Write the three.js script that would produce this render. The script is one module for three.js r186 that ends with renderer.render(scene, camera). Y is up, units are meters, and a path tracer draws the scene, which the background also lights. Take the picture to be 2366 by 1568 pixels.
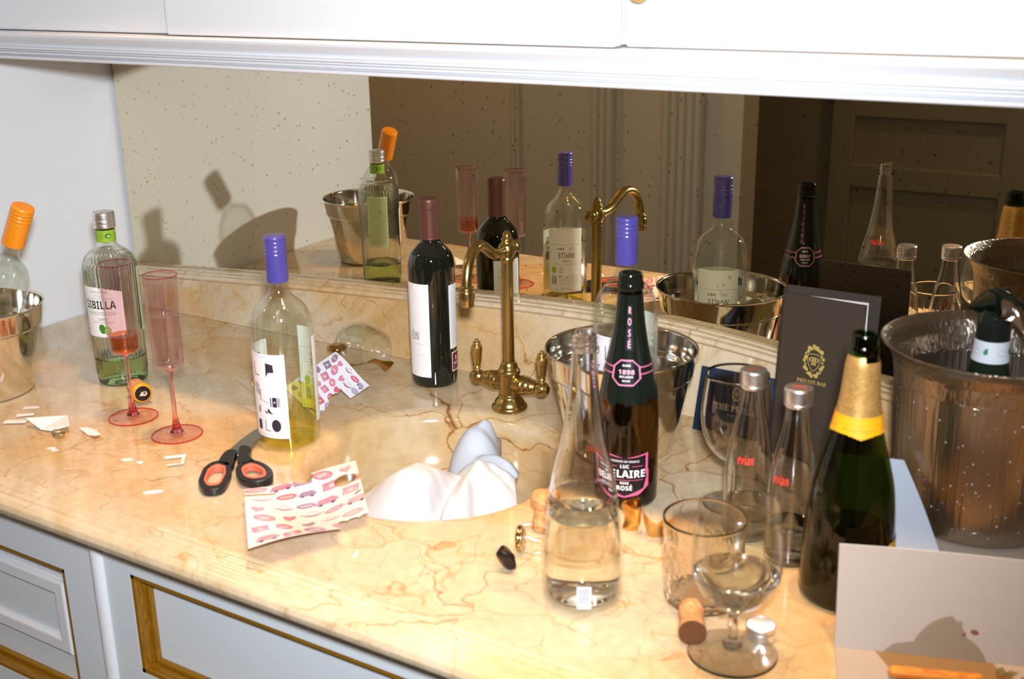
import * as THREE from 'three';
import { RoundedBoxGeometry } from 'three/addons/geometries/RoundedBoxGeometry.js';
import { mergeGeometries } from 'three/addons/utils/BufferGeometryUtils.js';
import { RectAreaLightUniformsLib } from 'three/addons/lights/RectAreaLightUniformsLib.js';

// ---------------------------------------------------------------- camera, light, exposure
// y = 0 is the counter top, z = 0 the face of the mirror, x runs along the counter
const scene = new THREE.Scene();
scene.background = new THREE.Color(0x000000);
const renderer = new THREE.WebGLRenderer({ antialias: true });
renderer.toneMapping = THREE.LinearToneMapping;
renderer.toneMappingExposure = 4.35;
renderer.shadowMap.enabled = true;
RectAreaLightUniformsLib.init();

const camera = new THREE.PerspectiveCamera(2 * Math.atan(784 / 2669.1) * 180 / Math.PI, 2366 / 1568, 0.05, 40);
camera.position.set(0, 0.644, 1.5107);
camera.rotation.set(-0.31732, 0.56376, -0.01538, 'YXZ');
camera.focus = 2.0; camera.userData.fStop = 6.3;
scene.add(camera);

// electronic flash on the photographer's camera
const FLASH = new THREE.Vector3(0.02, 0.745, 1.5);
const flash = new THREE.SpotLight(new THREE.Color().setRGB(0.90, 0.96, 1.05), 2.9, 0, 0.82, 1.0, 2);
flash.position.copy(FLASH);
flash.target.position.set(-1.30, 0.28, 0.05);
flash.shadow.radius = 1.8;
flash.castShadow = true;
scene.add(flash, flash.target);

const CEIL = 1.78, FLOOR = -0.87;
const DOWNLIGHTS = [[-1.08, 0.4], [-0.62, 0.4], [-0.09, 0.4]];   // warm recessed spots over the counter

// ---------------------------------------------------------------- helpers
let seed = 20231;
const rnd = () => { seed = (seed * 1664525 + 1013904223) >>> 0; return seed / 4294967296; };
const rr = (a, b) => a + (b - a) * rnd();
const V3 = (x, y, z) => new THREE.Vector3(x, y, z);
const V2 = (x, y) => new THREE.Vector2(x, y);
const used = {};
function numbered(n) { if (!(n in used)) { used[n] = 0; return n; } used[n]++; return n + '_' + String(used[n]).padStart(3, '0'); }
function part(parent, name, geo, mat, pos, label) {
  const m = new THREE.Mesh(geo, mat); m.name = name; m.castShadow = true; m.receiveShadow = true;
  if (pos) m.position.set(...pos);
  if (label) m.userData.label = label;
  parent.add(m); return m;
}
function thing(name, label, category, pos = [0, 0, 0], turn = 0, group) {
  const o = new THREE.Group(); o.name = numbered(name); o.position.set(...pos); o.rotation.y = turn;
  o.userData = { label, category }; if (group) o.userData.group = group;
  scene.add(o); return o;
}
function single(name, label, category, geo, mat, pos = [0, 0, 0], group) {
  const m = part(scene, numbered(name), geo, mat, pos); m.userData = { label, category };
  if (group) m.userData.group = group; return m;
}
function struct(name, geo, mat, label, pos = [0, 0, 0]) {
  const m = part(scene, name, geo, mat, pos); m.userData = { kind: 'structure', label, category: name.split('_')[0] }; return m;
}
function copyOf(root, label, pos, turn = 0, group) {
  const r = root.clone(); r.name = numbered(root.name.replace(/_\d{3}$/, '')); r.position.set(...pos); r.rotation.y = turn;
  r.userData = { ...root.userData, label }; if (group) r.userData.group = group; scene.add(r); return r;
}
const lin = (r, g, b) => new THREE.Color().setRGB(r, g, b);
const phys = (o) => new THREE.MeshPhysicalMaterial(o);
const std = (c, rough = 0.6, extra = {}) => phys({ color: c, roughness: rough, ...extra });
const metal = (c, rough = 0.25, extra = {}) => phys({ color: c, roughness: rough, metalness: 1, ...extra });
const pane = (c, rough = 0.0, extra = {}) => phys({ color: c, roughness: Math.max(rough, 0.045), transmission: 1, thickness: 0, ior: 1.5, ...extra });
const solid = (c, dist, ior = 1.33, extra = {}) => phys({ color: lin(1, 1, 1), roughness: 0.018, transmission: 1, thickness: 0.05, ior, attenuationColor: c, attenuationDistance: dist, ...extra });

// smooth a list of [r, y] corners with small fillets, then lathe it
function lathe(pts, seg = 64) { let ar = 0; pts.forEach((p, i) => { const q = pts[(i + 1) % pts.length]; ar += p[0] * q[1] - q[0] * p[1]; }); if (ar < 0) pts = pts.slice().reverse(); return new THREE.LatheGeometry(pts.map((p) => V2(Math.max(p[0], 0), p[1])), seg); }
function smooth(pts, n = 40) { const c = new THREE.CatmullRomCurve3(pts.map((p) => V3(p[0], p[1], 0)), false, 'centripetal'); return c.getPoints(n).map((p) => [Math.max(0, p.x), p.y]); }
function crisp(pts, e = 0.0004) {   // doubles the corners so that edges stay crisp under smooth normals
  const out = [];
  pts.forEach((p, i) => {
    if (i === 0 || i === pts.length - 1) { out.push(p); return; }
    const a = pts[i - 1], b = pts[i + 1], la = Math.hypot(a[0] - p[0], a[1] - p[1]), lb = Math.hypot(b[0] - p[0], b[1] - p[1]);
    const ea = Math.min(e, la * 0.4), eb = Math.min(e, lb * 0.4);
    out.push([p[0] + (a[0] - p[0]) / la * ea, p[1] + (a[1] - p[1]) / la * ea], [p[0] + (b[0] - p[0]) / lb * eb, p[1] + (b[1] - p[1]) / lb * eb]);
  });
  return out;
}
const D = Math.PI / 180;
// a sheet bent round an upright axis: angles in degrees, 0 towards +z, growing towards +x
function wrap(r0, r1, y0, y1, a0, a1, seg = 48) {
  const g = new THREE.CylinderGeometry(r1, r0, y1 - y0, seg, 6, true, a0 * D, (a1 - a0) * D); g.translate(0, (y0 + y1) / 2, 0); return g;
}
function box(w, h, d, x = 0, y = 0, z = 0, r = 0) {
  const g = r ? new RoundedBoxGeometry(w, h, d, 2, r) : new THREE.BoxGeometry(w, h, d); g.translate(x, y, z); return g;
}
const bx = (x0, x1, y0, y1, z0, z1, r = 0) => box(x1 - x0, y1 - y0, z1 - z0, (x0 + x1) / 2, (y0 + y1) / 2, (z0 + z1) / 2, r);
function merged(list) { return mergeGeometries(list.map((g) => { const q = g.index ? g.toNonIndexed() : g; for (const k of Object.keys(q.attributes)) if (!['position', 'normal', 'uv'].includes(k)) q.deleteAttribute(k); return q; })); }
function tube(pts, r, seg = 40, rs = 12, closed = false) { return new THREE.TubeGeometry(new THREE.CatmullRomCurve3(pts.map((p) => V3(...p)), closed, 'centripetal'), seg, r, rs, closed); }
// a profile [[z, y] ...] drawn out along x
function runX(profile, x0, x1, e = 0.0006) {
  const pr = crisp(profile, e), pos = [], uv = [], idx = []; let l = 0;
  pr.forEach((p, i) => {
    if (i) l += Math.hypot(p[0] - pr[i - 1][0], p[1] - pr[i - 1][1]);
    const n = 24;
    for (let k = 0; k <= n; k++) { const x = x0 + (x1 - x0) * k / n; pos.push(x, p[1], p[0]); uv.push(x, l); }
    if (i) for (let k = 0; k < n; k++) { const a = (i - 1) * (n + 1) + k, b = a + n + 1; idx.push(a, b, a + 1, a + 1, b, b + 1); }
  });
  const g = new THREE.BufferGeometry(); g.setAttribute('position', new THREE.Float32BufferAttribute(pos, 3)); g.setAttribute('uv', new THREE.Float32BufferAttribute(uv, 2)); g.setIndex(idx); g.computeVertexNormals(); return g;
}
// a surface from a function of u, v in 0..1; cells outside keep() are cut away
function sheet(f, nu, nv, keep) {
  const pos = [], uv = [], idx = [];
  for (let j = 0; j <= nv; j++) for (let i = 0; i <= nu; i++) { const p = f(i / nu, j / nv); pos.push(p.x, p.y, p.z); uv.push(i / nu, j / nv); }
  for (let j = 0; j < nv; j++) for (let i = 0; i < nu; i++) {
    if (keep && !keep((i + 0.5) / nu, (j + 0.5) / nv)) continue;
    const a = j * (nu + 1) + i, b = a + nu + 1; idx.push(a, a + 1, b, a + 1, b + 1, b);
  }
  const g = new THREE.BufferGeometry(); g.setAttribute('position', new THREE.Float32BufferAttribute(pos, 3)); g.setAttribute('uv', new THREE.Float32BufferAttribute(uv, 2)); g.setIndex(idx); g.computeVertexNormals(); return g;
}
function planar(g, f) { const p = g.attributes.position, uv = new Float32Array(p.count * 2); for (let i = 0; i < p.count; i++) { const [u, v] = f(p.getX(i), p.getY(i), p.getZ(i)); uv[2 * i] = u; uv[2 * i + 1] = v; } g.setAttribute('uv', new THREE.BufferAttribute(uv, 2)); return g; }
// crumple: move each vertex by noise that depends on its place only
function crumple(g, amp, freq, s = 0) { const p = g.attributes.position; for (let i = 0; i < p.count; i++) { const x = p.getX(i), y = p.getY(i), z = p.getZ(i); p.setXYZ(i, x + amp * (noise2(y * freq + s, z * freq) - 0.5), y + amp * (noise2(x * freq + s + 7, z * freq) - 0.5), z + amp * (noise2(x * freq + s + 13, y * freq) - 0.5)); } g.computeVertexNormals(); return g; }

// value noise
function hash(i, j) { let h = (i * 374761393 + j * 668265263) | 0; h = Math.imul(h ^ (h >>> 13), 1274126177); return ((h ^ (h >>> 16)) >>> 0) / 4294967296; }
function noise2(x, y) { const i = Math.floor(x), j = Math.floor(y), u = x - i, v = y - j, a = u * u * (3 - 2 * u), b = v * v * (3 - 2 * v); const p = hash(i, j), q = hash(i + 1, j), r = hash(i, j + 1), s = hash(i + 1, j + 1); return p + (q - p) * a + (r - p) * b + (p - q - r + s) * a * b; }
function fbm(x, y, o = 4) { let s = 0, a = 0.5, t = 0; for (let k = 0; k < o; k++) { s += a * noise2(x, y); t += a; a *= 0.5; x = x * 2.03 + 17.1; y = y * 2.03 + 9.7; } return s / t; }
function dataTex(w, h, f, srgb = true, repeat) {
  const d = new Uint8Array(w * h * 4);
  for (let j = 0; j < h; j++) for (let i = 0; i < w; i++) { const c = f(i / w, j / h, i, j), k = 4 * (j * w + i); d[k] = c[0]; d[k + 1] = c[1]; d[k + 2] = c[2]; d[k + 3] = 255; }
  const t = new THREE.DataTexture(d, w, h); t.magFilter = THREE.LinearFilter; t.minFilter = THREE.LinearFilter; t.wrapS = t.wrapT = THREE.RepeatWrapping;
  if (srgb) t.colorSpace = THREE.SRGBColorSpace; if (repeat) t.repeat.set(...repeat); t.needsUpdate = true; return t;
}
function canvasTex(w, h, draw) { const c = document.createElement('canvas'); c.width = w; c.height = h; const g = c.getContext('2d'); draw(g, w, h); const t = new THREE.CanvasTexture(c); t.colorSpace = THREE.SRGBColorSpace; return t; }
function text(g, s, x, y, font, color, align = 'center') { g.font = font; g.fillStyle = color; g.textAlign = align; g.textBaseline = 'middle'; g.fillText(s, x, y); }

// ---------------------------------------------------------------- materials
const clamp8 = (x) => Math.max(0, Math.min(255, x));
// beige veined marble, 2.05 m x 1.025 m
function cells(x, y, s) {   // distance to the nearest border between scattered cells
  const i = Math.floor(x), j = Math.floor(y); let f1 = 9, f2 = 9;
  for (let a = -1; a <= 1; a++) for (let b = -1; b <= 1; b++) { const px = i + a + hash(i + a + s, j + b), py = j + b + hash(i + a, j + b + s + 57), d = Math.hypot(px - x, py - y); if (d < f1) { f2 = f1; f1 = d; } else if (d < f2) f2 = d; }
  return f2 - f1;
}
const marbleTex = dataTex(2048, 1024, (u, v) => {
  const x = u * 2.05, y = v * 1.025;
  const wx = x + 0.09 * (fbm(x * 5 + 3, y * 5, 3) - 0.5) + 0.055 * (fbm(x * 15 + 8, y * 15, 2) - 0.5) + 0.024 * (fbm(x * 42, y * 42 + 5, 3) - 0.5), wy = y + 0.09 * (fbm(x * 5 + 31, y * 5 + 7, 3) - 0.5) + 0.055 * (fbm(x * 15 + 50, y * 15 + 9, 2) - 0.5) + 0.024 * (fbm(x * 42 + 77, y * 42, 3) - 0.5);
  const m = fbm(wx * 7, wy * 10 + 50, 4) - 0.5, fine = fbm(x * 120, y * 120, 2) - 0.5, st = fbm((x + 0.8 * y) * 7, (y - 0.8 * x) * 46 + 4 * fbm(x * 3, y * 3, 2), 3) - 0.5, side = Math.max(0, Math.min(1, 1.15 - x * 0.9));
  let r = 221 + 18 * m + 14 * fine + (10 + 24 * side) * st, g = 203 + 24 * m + 16 * fine + (12 + 32 * side) * st, b = 174 + 30 * m + 18 * fine + (16 + 42 * side) * st;
  const gate = (f, o, c, k) => Math.max(0, Math.min(1, (fbm(x * f + o, y * f + o * 2.3, 2) - c) * k));
  const line = (d, w) => { const t = Math.max(0, 1 - d / w); return t * t; };
  const v1 = line(cells(wx * 5.2, wy * 6.4, 3), 0.015) * gate(3.1, 4, 0.42, 4), v2 = line(cells(wx * 13, wy * 15, 11), 0.034) * 0.6 * gate(4.2, 19, 0.49, 5), v3 = line(cells(wx * 34, wy * 36, 29), 0.08) * 0.4 * gate(6, 41, 0.47, 5);
  const halo = line(cells(wx * 5.2, wy * 6.4, 3), 0.16) * gate(2.6, 83, 0.44, 5), warm = gate(5, 61, 0.56, 6);
  const wave = line(Math.abs(fbm(wx * 8 + wy * 5, wy * 15 - wx * 4 + 70, 3) - 0.5), 0.018) * gate(3.6, 97, 0.42, 5), wide = line(Math.abs(fbm(wx * 5 + wy * 4 + 20, wy * 10 - wx * 3, 3) - 0.5), 0.05) * gate(3, 12, 0.44, 5);
  r -= 20 * wave + 3 * wide; g -= 36 * wave + 13 * wide; b -= 52 * wave + 30 * wide;
  r -= 78 * v1 + 52 * v2 + 38 * v3 + 2 * halo; g -= 104 * v1 + 68 * v2 + 44 * v3 + 10 * halo + 16 * warm; b -= 104 * v1 + 68 * v2 + 44 * v3 + 18 * halo + 36 * warm;
  return [clamp8(r), clamp8(g), clamp8(b)];
}, true, [1 / 2.05, 1 / 1.025]);
const marble = phys({ map: marbleTex, color: lin(0.87, 0.83, 0.76), roughness: 0.12, clearcoat: 0.3, clearcoatRoughness: 0.05, ior: 1.5 });
const plasterBump = dataTex(256, 256, (u, v, i, j) => { const n = 128 + 90 * (fbm(u * 40, v * 40, 3) - 0.5); return [n, n, n]; }, false, [2, 2]);
const wallWhite = std(lin(0.74, 0.745, 0.77), 0.7);
const wallCream = std(lin(0.74, 0.71, 0.62), 0.6);
const paintWhite = std(lin(0.69, 0.69, 0.70), 0.42);
const paintBlue = std(lin(0.62, 0.665, 0.69), 0.45);
const goldPaintTex = dataTex(128, 128, (u, v) => { const n = fbm(u * 18, v * 18, 3) - 0.5; return [150 + 60 * n, 104 + 60 * n, 18 + 30 * n]; });
const goldPaint = phys({ map: goldPaintTex, roughness: 0.42, metalness: 0.25 });
const brass = metal(lin(0.42, 0.30, 0.10), 0.26);
const brassBright = metal(lin(0.62, 0.44, 0.16), 0.28);
const steel = metal(lin(0.80, 0.76, 0.68), 0.10);
const steelBrushed = metal(lin(0.56, 0.51, 0.44), 0.30);
const silverCap = metal(lin(0.85, 0.85, 0.86), 0.32);
const clear = pane(lin(0.97, 0.98, 0.97));
const glass = solid(lin(0.86, 0.95, 0.92), 0.15, 1.5);
const clearGreen = solid(lin(0.55, 0.85, 0.50), 0.02, 1.5);
const pinkGlass = solid(lin(0.96, 0.36, 0.46), 0.012, 1.5);
const pinkWall = pane(lin(0.98, 0.925, 0.94));
const pinkRim = pane(lin(0.90, 0.30, 0.42));
const pinkFoot = pane(lin(0.97, 0.79, 0.80));
const thinGlass = pane(lin(0.97, 0.98, 0.96));
// a hollow turned wall of thickness t: the outer profile and, on its way back, the inner one
const hollow = (pr, t, floor = t) => { const n = pr.length, inn = pr.map((p, i) => { const a = pr[Math.max(0, i - 1)], b = pr[Math.min(n - 1, i + 1)], dx = b[0] - a[0], dy = b[1] - a[1], l = Math.hypot(dx, dy) || 1; return [Math.max(0, p[0] - dy / l * t), p[1] + Math.max(0, dx / l) * floor]; }); inn[0] = [0, pr[0][1] + floor]; return [...pr, ...inn.reverse()]; };
const paper = std(lin(0.82, 0.79, 0.78), 0.75);
const corkTex = dataTex(256, 256, (u, v) => { const n = fbm(u * 26, v * 26, 3) - 0.5, d = fbm(u * 60 + 9, v * 60, 2) > 0.68 ? 45 : 0; return [clamp8(205 + 60 * n - d), clamp8(150 + 70 * n - d), clamp8(95 + 60 * n - d)]; });
const corkMat = phys({ map: corkTex, roughness: 0.85 });
const corkDark = phys({ map: corkTex, color: lin(0.20, 0.13, 0.07), roughness: 0.9 });
const goldFoil = metal(lin(0.80, 0.50, 0.16), 0.24);

// ---------------------------------------------------------------- the room
struct('floor', bx(-3.7, 1.4, FLOOR - 0.1, FLOOR, -0.2, 3.6), std(lin(0.10, 0.07, 0.045), 0.5), 'dark floor of the pantry room');
struct('ceiling', bx(-3.7, 1.4, CEIL, CEIL + 0.1, -0.2, 3.6), std(lin(0.7, 0.69, 0.66), 0.8), 'plain white ceiling of the pantry room');
struct('wall_back', bx(-3.7, 1.4, FLOOR, CEIL, -0.16, -0.008), wallWhite, 'white wall behind the mirror and cabinets');
struct('wall_left', bx(-1.98, -1.86, FLOOR, CEIL, -0.008, 0.785, 0.003), wallWhite, 'white side wall at the end of the counter');
struct('wall_west', bx(-3.7, -3.6, FLOOR, CEIL, -0.2, 3.6), wallCream, 'cream wall at the far end of the room');
struct('wall_right', bx(1.3, 1.4, FLOOR, CEIL, -0.2, 3.6), wallCream, 'cream wall beyond the counter');
struct('wall_front', bx(-3.6, -1.336, FLOOR, CEIL, 2.0, 2.12), wallCream, 'cream panelled wall across the room seen in the mirror');
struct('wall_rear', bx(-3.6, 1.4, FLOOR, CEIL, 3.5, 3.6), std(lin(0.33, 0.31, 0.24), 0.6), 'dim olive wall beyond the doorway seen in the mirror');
{
  // panel moulding, reeded door casing and door on the wall that the mirror shows
  const reed = (x0, x1, n, zf, d) => { const l = [bx(x0, x1, FLOOR, CEIL, zf - d * 0.5, zf)]; for (let k = 0; k < n; k++) { const w = (x1 - x0) / n, g = new THREE.CylinderGeometry(w * 0.46, w * 0.46, CEIL - FLOOR, 10); g.translate(x0 + w * (k + 0.5), (CEIL + FLOOR) / 2, zf - d * 0.5); l.push(g); } return merged(l); };
  struct('trim_1', reed(-2.20, -2.165, 2, 2.0, 0.03), wallCream, 'narrow upright panel moulding on the cream wall');
  struct('trim_2', reed(-1.87, -1.79, 3, 2.0, 0.05), wallCream, 'upright reeded moulding beside the door casing');
  struct('trim_3', reed(-1.60, -1.46, 5, 2.0, 0.09), wallCream, 'broad fluted door casing on the cream wall');
  struct('trim_4', bx(-1.46, -1.336, FLOOR, CEIL, 1.985, 2.0), wallCream, 'flat jamb board at the edge of the doorway');
  struct('baseboard_front', bx(-3.6, -1.336, FLOOR, FLOOR + 0.18, 1.975, 2.0), wallCream, 'tall baseboard of the cream wall');
  const dr = thing('panelled_door', 'dim olive panelled door beyond the doorway, seen in the mirror', 'door', [-0.75, FLOOR, 3.49]);
  dr.userData.kind = 'structure';
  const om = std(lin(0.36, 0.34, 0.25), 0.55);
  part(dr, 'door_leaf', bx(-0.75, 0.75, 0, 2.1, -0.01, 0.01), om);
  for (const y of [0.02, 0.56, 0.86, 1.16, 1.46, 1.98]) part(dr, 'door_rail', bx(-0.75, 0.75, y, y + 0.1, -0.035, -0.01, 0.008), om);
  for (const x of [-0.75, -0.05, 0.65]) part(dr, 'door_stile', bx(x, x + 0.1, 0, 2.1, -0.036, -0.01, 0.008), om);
}
// recessed ceiling downlights
DOWNLIGHTS.forEach(([x, z], i) => {
  const o = thing('ceiling_downlight', ['warm recessed ceiling downlight over the lime bottle', 'warm recessed ceiling downlight over the sink', 'warm recessed ceiling downlight over the big steel bucket'][i], 'light', [x, CEIL, z], 0, 'ceiling downlights over the counter');
  part(o, 'bezel', lathe(crisp([[0.036, -0.001], [0.036, -0.006], [0.05, -0.006], [0.052, -0.001]]), 32), paintWhite);
  part(o, 'lens', new THREE.CylinderGeometry(0.035, 0.035, 0.002, 32), phys({ color: lin(0.9, 0.8, 0.6), emissive: lin(1, 0.62, 0.26), emissiveIntensity: 6, roughness: 0.4 }), [0, -0.002, 0]);
  const s = new THREE.SpotLight(lin(1.0, 0.60, 0.30), 1.15, 0, 0.53, 1.0, 2); s.position.set(x, CEIL - 0.012, z); s.target.position.set(x, 0, z + 0.06); s.shadow.radius = 1.8; s.castShadow = true;
  scene.add(s, s.target);
});

// lamps of the room behind the photographer, dimmed low
[[-2.45, 1.3, 'dim warm ceiling lamp in the room beyond the side wall'], [-0.5, 2.8, 'dim warm ceiling lamp beyond the doorway']].forEach(([x, z, label]) => {
  const o = thing('ceiling_lamp', label, 'light', [x, CEIL, z], 0, 'ceiling lamps of the room');
  part(o, 'mount', lathe(crisp([[0, 0], [0.09, 0], [0.09, -0.02], [0.085, -0.022]]), 40), paintWhite);
  part(o, 'lamp_shade', lathe(smooth([[0.085, -0.021], [0.08, -0.04], [0.05, -0.06], [0, -0.066]], 30), 40), phys({ color: lin(0.9, 0.85, 0.7), emissive: lin(1, 0.6, 0.26), emissiveIntensity: 0.7, roughness: 0.5 }));
  const l = new THREE.SpotLight(lin(1, 0.58, 0.24), 0.55, 0, 1.35, 0.6, 2); l.position.set(x, CEIL - 0.075, z); l.target.position.set(x, 0, z); l.shadow.radius = 3; l.castShadow = true; scene.add(l, l.target);
});

// ---------------------------------------------------------------- mirror, splashback, counter
const specks = [];
for (let k = 0; k < 5200; k++) specks.push([rnd(), rnd(), rnd()]);
const mirrorTex = canvasTex(2048, 512, (g, w, h) => {
  g.fillStyle = 'rgb(228,219,194)'; g.fillRect(0, 0, w, h);
  for (const [a, b, c] of specks) { const s = 0.35 + 0.85 * c * c * c; g.fillStyle = `rgba(120,104,66,${0.25 + 0.4 * c})`; g.beginPath(); g.ellipse(a * w, b * h, s, s * (0.8 + c), 0, 0, 7); g.fill(); }
  for (let k = 0; k < 110; k++) { const x = w * 0.72 + 30 * (rnd() - 0.5), y = 22 * rnd(); g.fillStyle = 'rgba(50,40,20,0.6)'; g.beginPath(); g.ellipse(x, y, 1 + 2 * rnd(), 1, 0, 0, 7); g.fill(); }
});
{
  const m = thing('wall_mirror', 'long antiqued mirror with dark specks between counter and cabinets', 'mirror', [0, 0, 0]);
  const g = new THREE.PlaneGeometry(2.855, 0.475); g.translate(-0.4225, 0.2775, 0);
  part(m, 'mirror_glass', g, phys({ map: mirrorTex, metalness: 1, roughness: 0.0 }));
  part(m, 'mirror_backing', bx(-1.85, 1.0, 0.04, 0.515, -0.007, -0.001), std(lin(0.03, 0.03, 0.028), 0.5));
}
const arch = [[-1.858, 0.072], [-1.7, 0.084], [-1.486, 0.099], [-1.3, 0.110], [-1.156, 0.118], [-1.023, 0.128], [-0.866, 0.135], [-0.75, 0.1365], [-0.667, 0.134], [-0.58, 0.127], [-0.508, 0.119], [-0.42, 0.106], [-0.349, 0.094], [-0.25, 0.082], [-0.1, 0.074], [0.3, 0.072], [1.0, 0.072]];
{
  const curve = new THREE.CatmullRomCurve3(arch.map(([x, y]) => V3(x, y, 0)), false, 'centripetal');
  const pts = curve.getSpacedPoints(140);
  const s = new THREE.Shape(); s.moveTo(-1.858, 0.0005); for (const p of pts) s.lineTo(p.x, p.y - 0.012); s.lineTo(1.0, 0.0005); s.closePath();
  const g = new THREE.ExtrudeGeometry(s, { depth: 0.032, bevelEnabled: false });
  planar(g, (x, y, z) => [x + 1.9, y + z + 0.31]);
  const o = thing('marble_splashback', 'veined beige marble splashback with an arched top below the mirror', 'splashback');
  part(o, 'slab', g, marble, [0, 0, 0.0008]);
  // moulded top edge swept along the arch: [z, height above the slab's edge]
  const pr = crisp([[0.001, -0.014], [0.001, 0.0], [0.012, 0.0], [0.014, -0.002], [0.024, -0.002], [0.026, -0.0045], [0.034, -0.005], [0.0375, -0.008], [0.0375, -0.011], [0.035, -0.014], [0.032, -0.016]], 0.0005);
  const pos = [], uv = [], idx = [], n = pts.length;
  pts.forEach((p, i) => pr.forEach(([z, h], k) => { pos.push(p.x, p.y + h, z); uv.push(p.x + 1.9, 0.55 + z + h); if (i && k) { const a = (i - 1) * pr.length + k - 1, b = a + pr.length; idx.push(a, a + 1, b, a + 1, b + 1, b); } }));
  const t = new THREE.BufferGeometry(); t.setAttribute('position', new THREE.Float32BufferAttribute(pos, 3)); t.setAttribute('uv', new THREE.Float32BufferAttribute(uv, 2)); t.setIndex(idx); t.computeVertexNormals();
  part(o, 'moulded_edge', t, marble);
}
const SINK = [-0.868, 0.345, 0.172];
const basinY = (r) => { const t = Math.min(1, r / 0.168); return -0.135 + 0.125 * Math.pow(t, 5); };
{
  const o = thing('marble_countertop', 'veined beige marble countertop with a reeded front edge and round sink', 'countertop');
  const s = new THREE.Shape(); s.moveTo(-1.858, 0.0); s.lineTo(1.0, 0.0); s.lineTo(1.0, 0.676); s.lineTo(-1.858, 0.676); s.closePath();
  const h = new THREE.Path(); h.absarc(SINK[0], SINK[1], SINK[2] + 0.022, 0, Math.PI * 2, true); s.holes.push(h);
  const g = new THREE.ShapeGeometry(s, 96); g.rotateX(Math.PI / 2); { const ix = g.index.array; for (let i = 0; i < ix.length; i += 3) { const t = ix[i]; ix[i] = ix[i + 1]; ix[i + 1] = t; } } g.computeVertexNormals();
  const top = planar(g, (x, y, z) => [x + 1.9, z]);
  part(o, 'top_slab', top, marble);
  const R = SINK[2];
  const bas = [[R + 0.022, 0], [R + 0.016, -0.0006], [R + 0.008, -0.0035], [R + 0.001, -0.010], [R - 0.003, -0.018], [R - 0.006, -0.032], [R - 0.012, -0.055], [R - 0.026, -0.085], [R - 0.055, -0.113], [R - 0.10, -0.129], [0.03, -0.135], [0.018, -0.137], [0, -0.137]];
  const bg = lathe(smooth(bas, 60), 96); bg.translate(SINK[0], 0, SINK[1]);
  part(o, 'sink_basin', planar(bg, (x, y, z) => { const dx = x - SINK[0], dz = z - SINK[1], r = Math.hypot(dx, dz) || 1e-6, q = (r + y * 0.9) / r; return [SINK[0] + dx * q + 1.9, SINK[1] + dz * q]; }), marble);
  const edge = [[0.676, 0], [0.6785, -0.003], [0.6805, -0.003], [0.6825, 0.0], [0.6865, 0.0], [0.6885, -0.0035], [0.6905, -0.0035], [0.6925, -0.001], [0.6965, -0.0015], [0.6985, -0.005], [0.7005, -0.005], [0.7025, -0.003], [0.706, -0.0042], [0.708, -0.0075], [0.714, -0.008], [0.720, -0.013], [0.7225, -0.020], [0.7205, -0.027], [0.714, -0.033], [0.704, -0.036], [0.66, -0.036]];
  const eg = runX(edge, -1.858, 1.0, 0.0008);
  planar(eg, (x, y, z) => [x + 1.9, z - y * 0.8]);
  part(o, 'moulded_front_edge', eg, marble);
  part(o, 'overflow_plate', new RoundedBoxGeometry(0.045, 0.05, 0.004, 2, 0.002), phys({ color: lin(0.8, 0.8, 0.78), roughness: 0.08, metalness: 0.9 }), [SINK[0] - 0.012, -0.052, SINK[1] - R + 0.014]);
  part(o, 'drain', lathe(crisp([[0, 0.002], [0.02, 0.003], [0.024, 0.001], [0.024, -0.004]]), 32), brass, [SINK[0], -0.1355, SINK[1]]);
}

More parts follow.
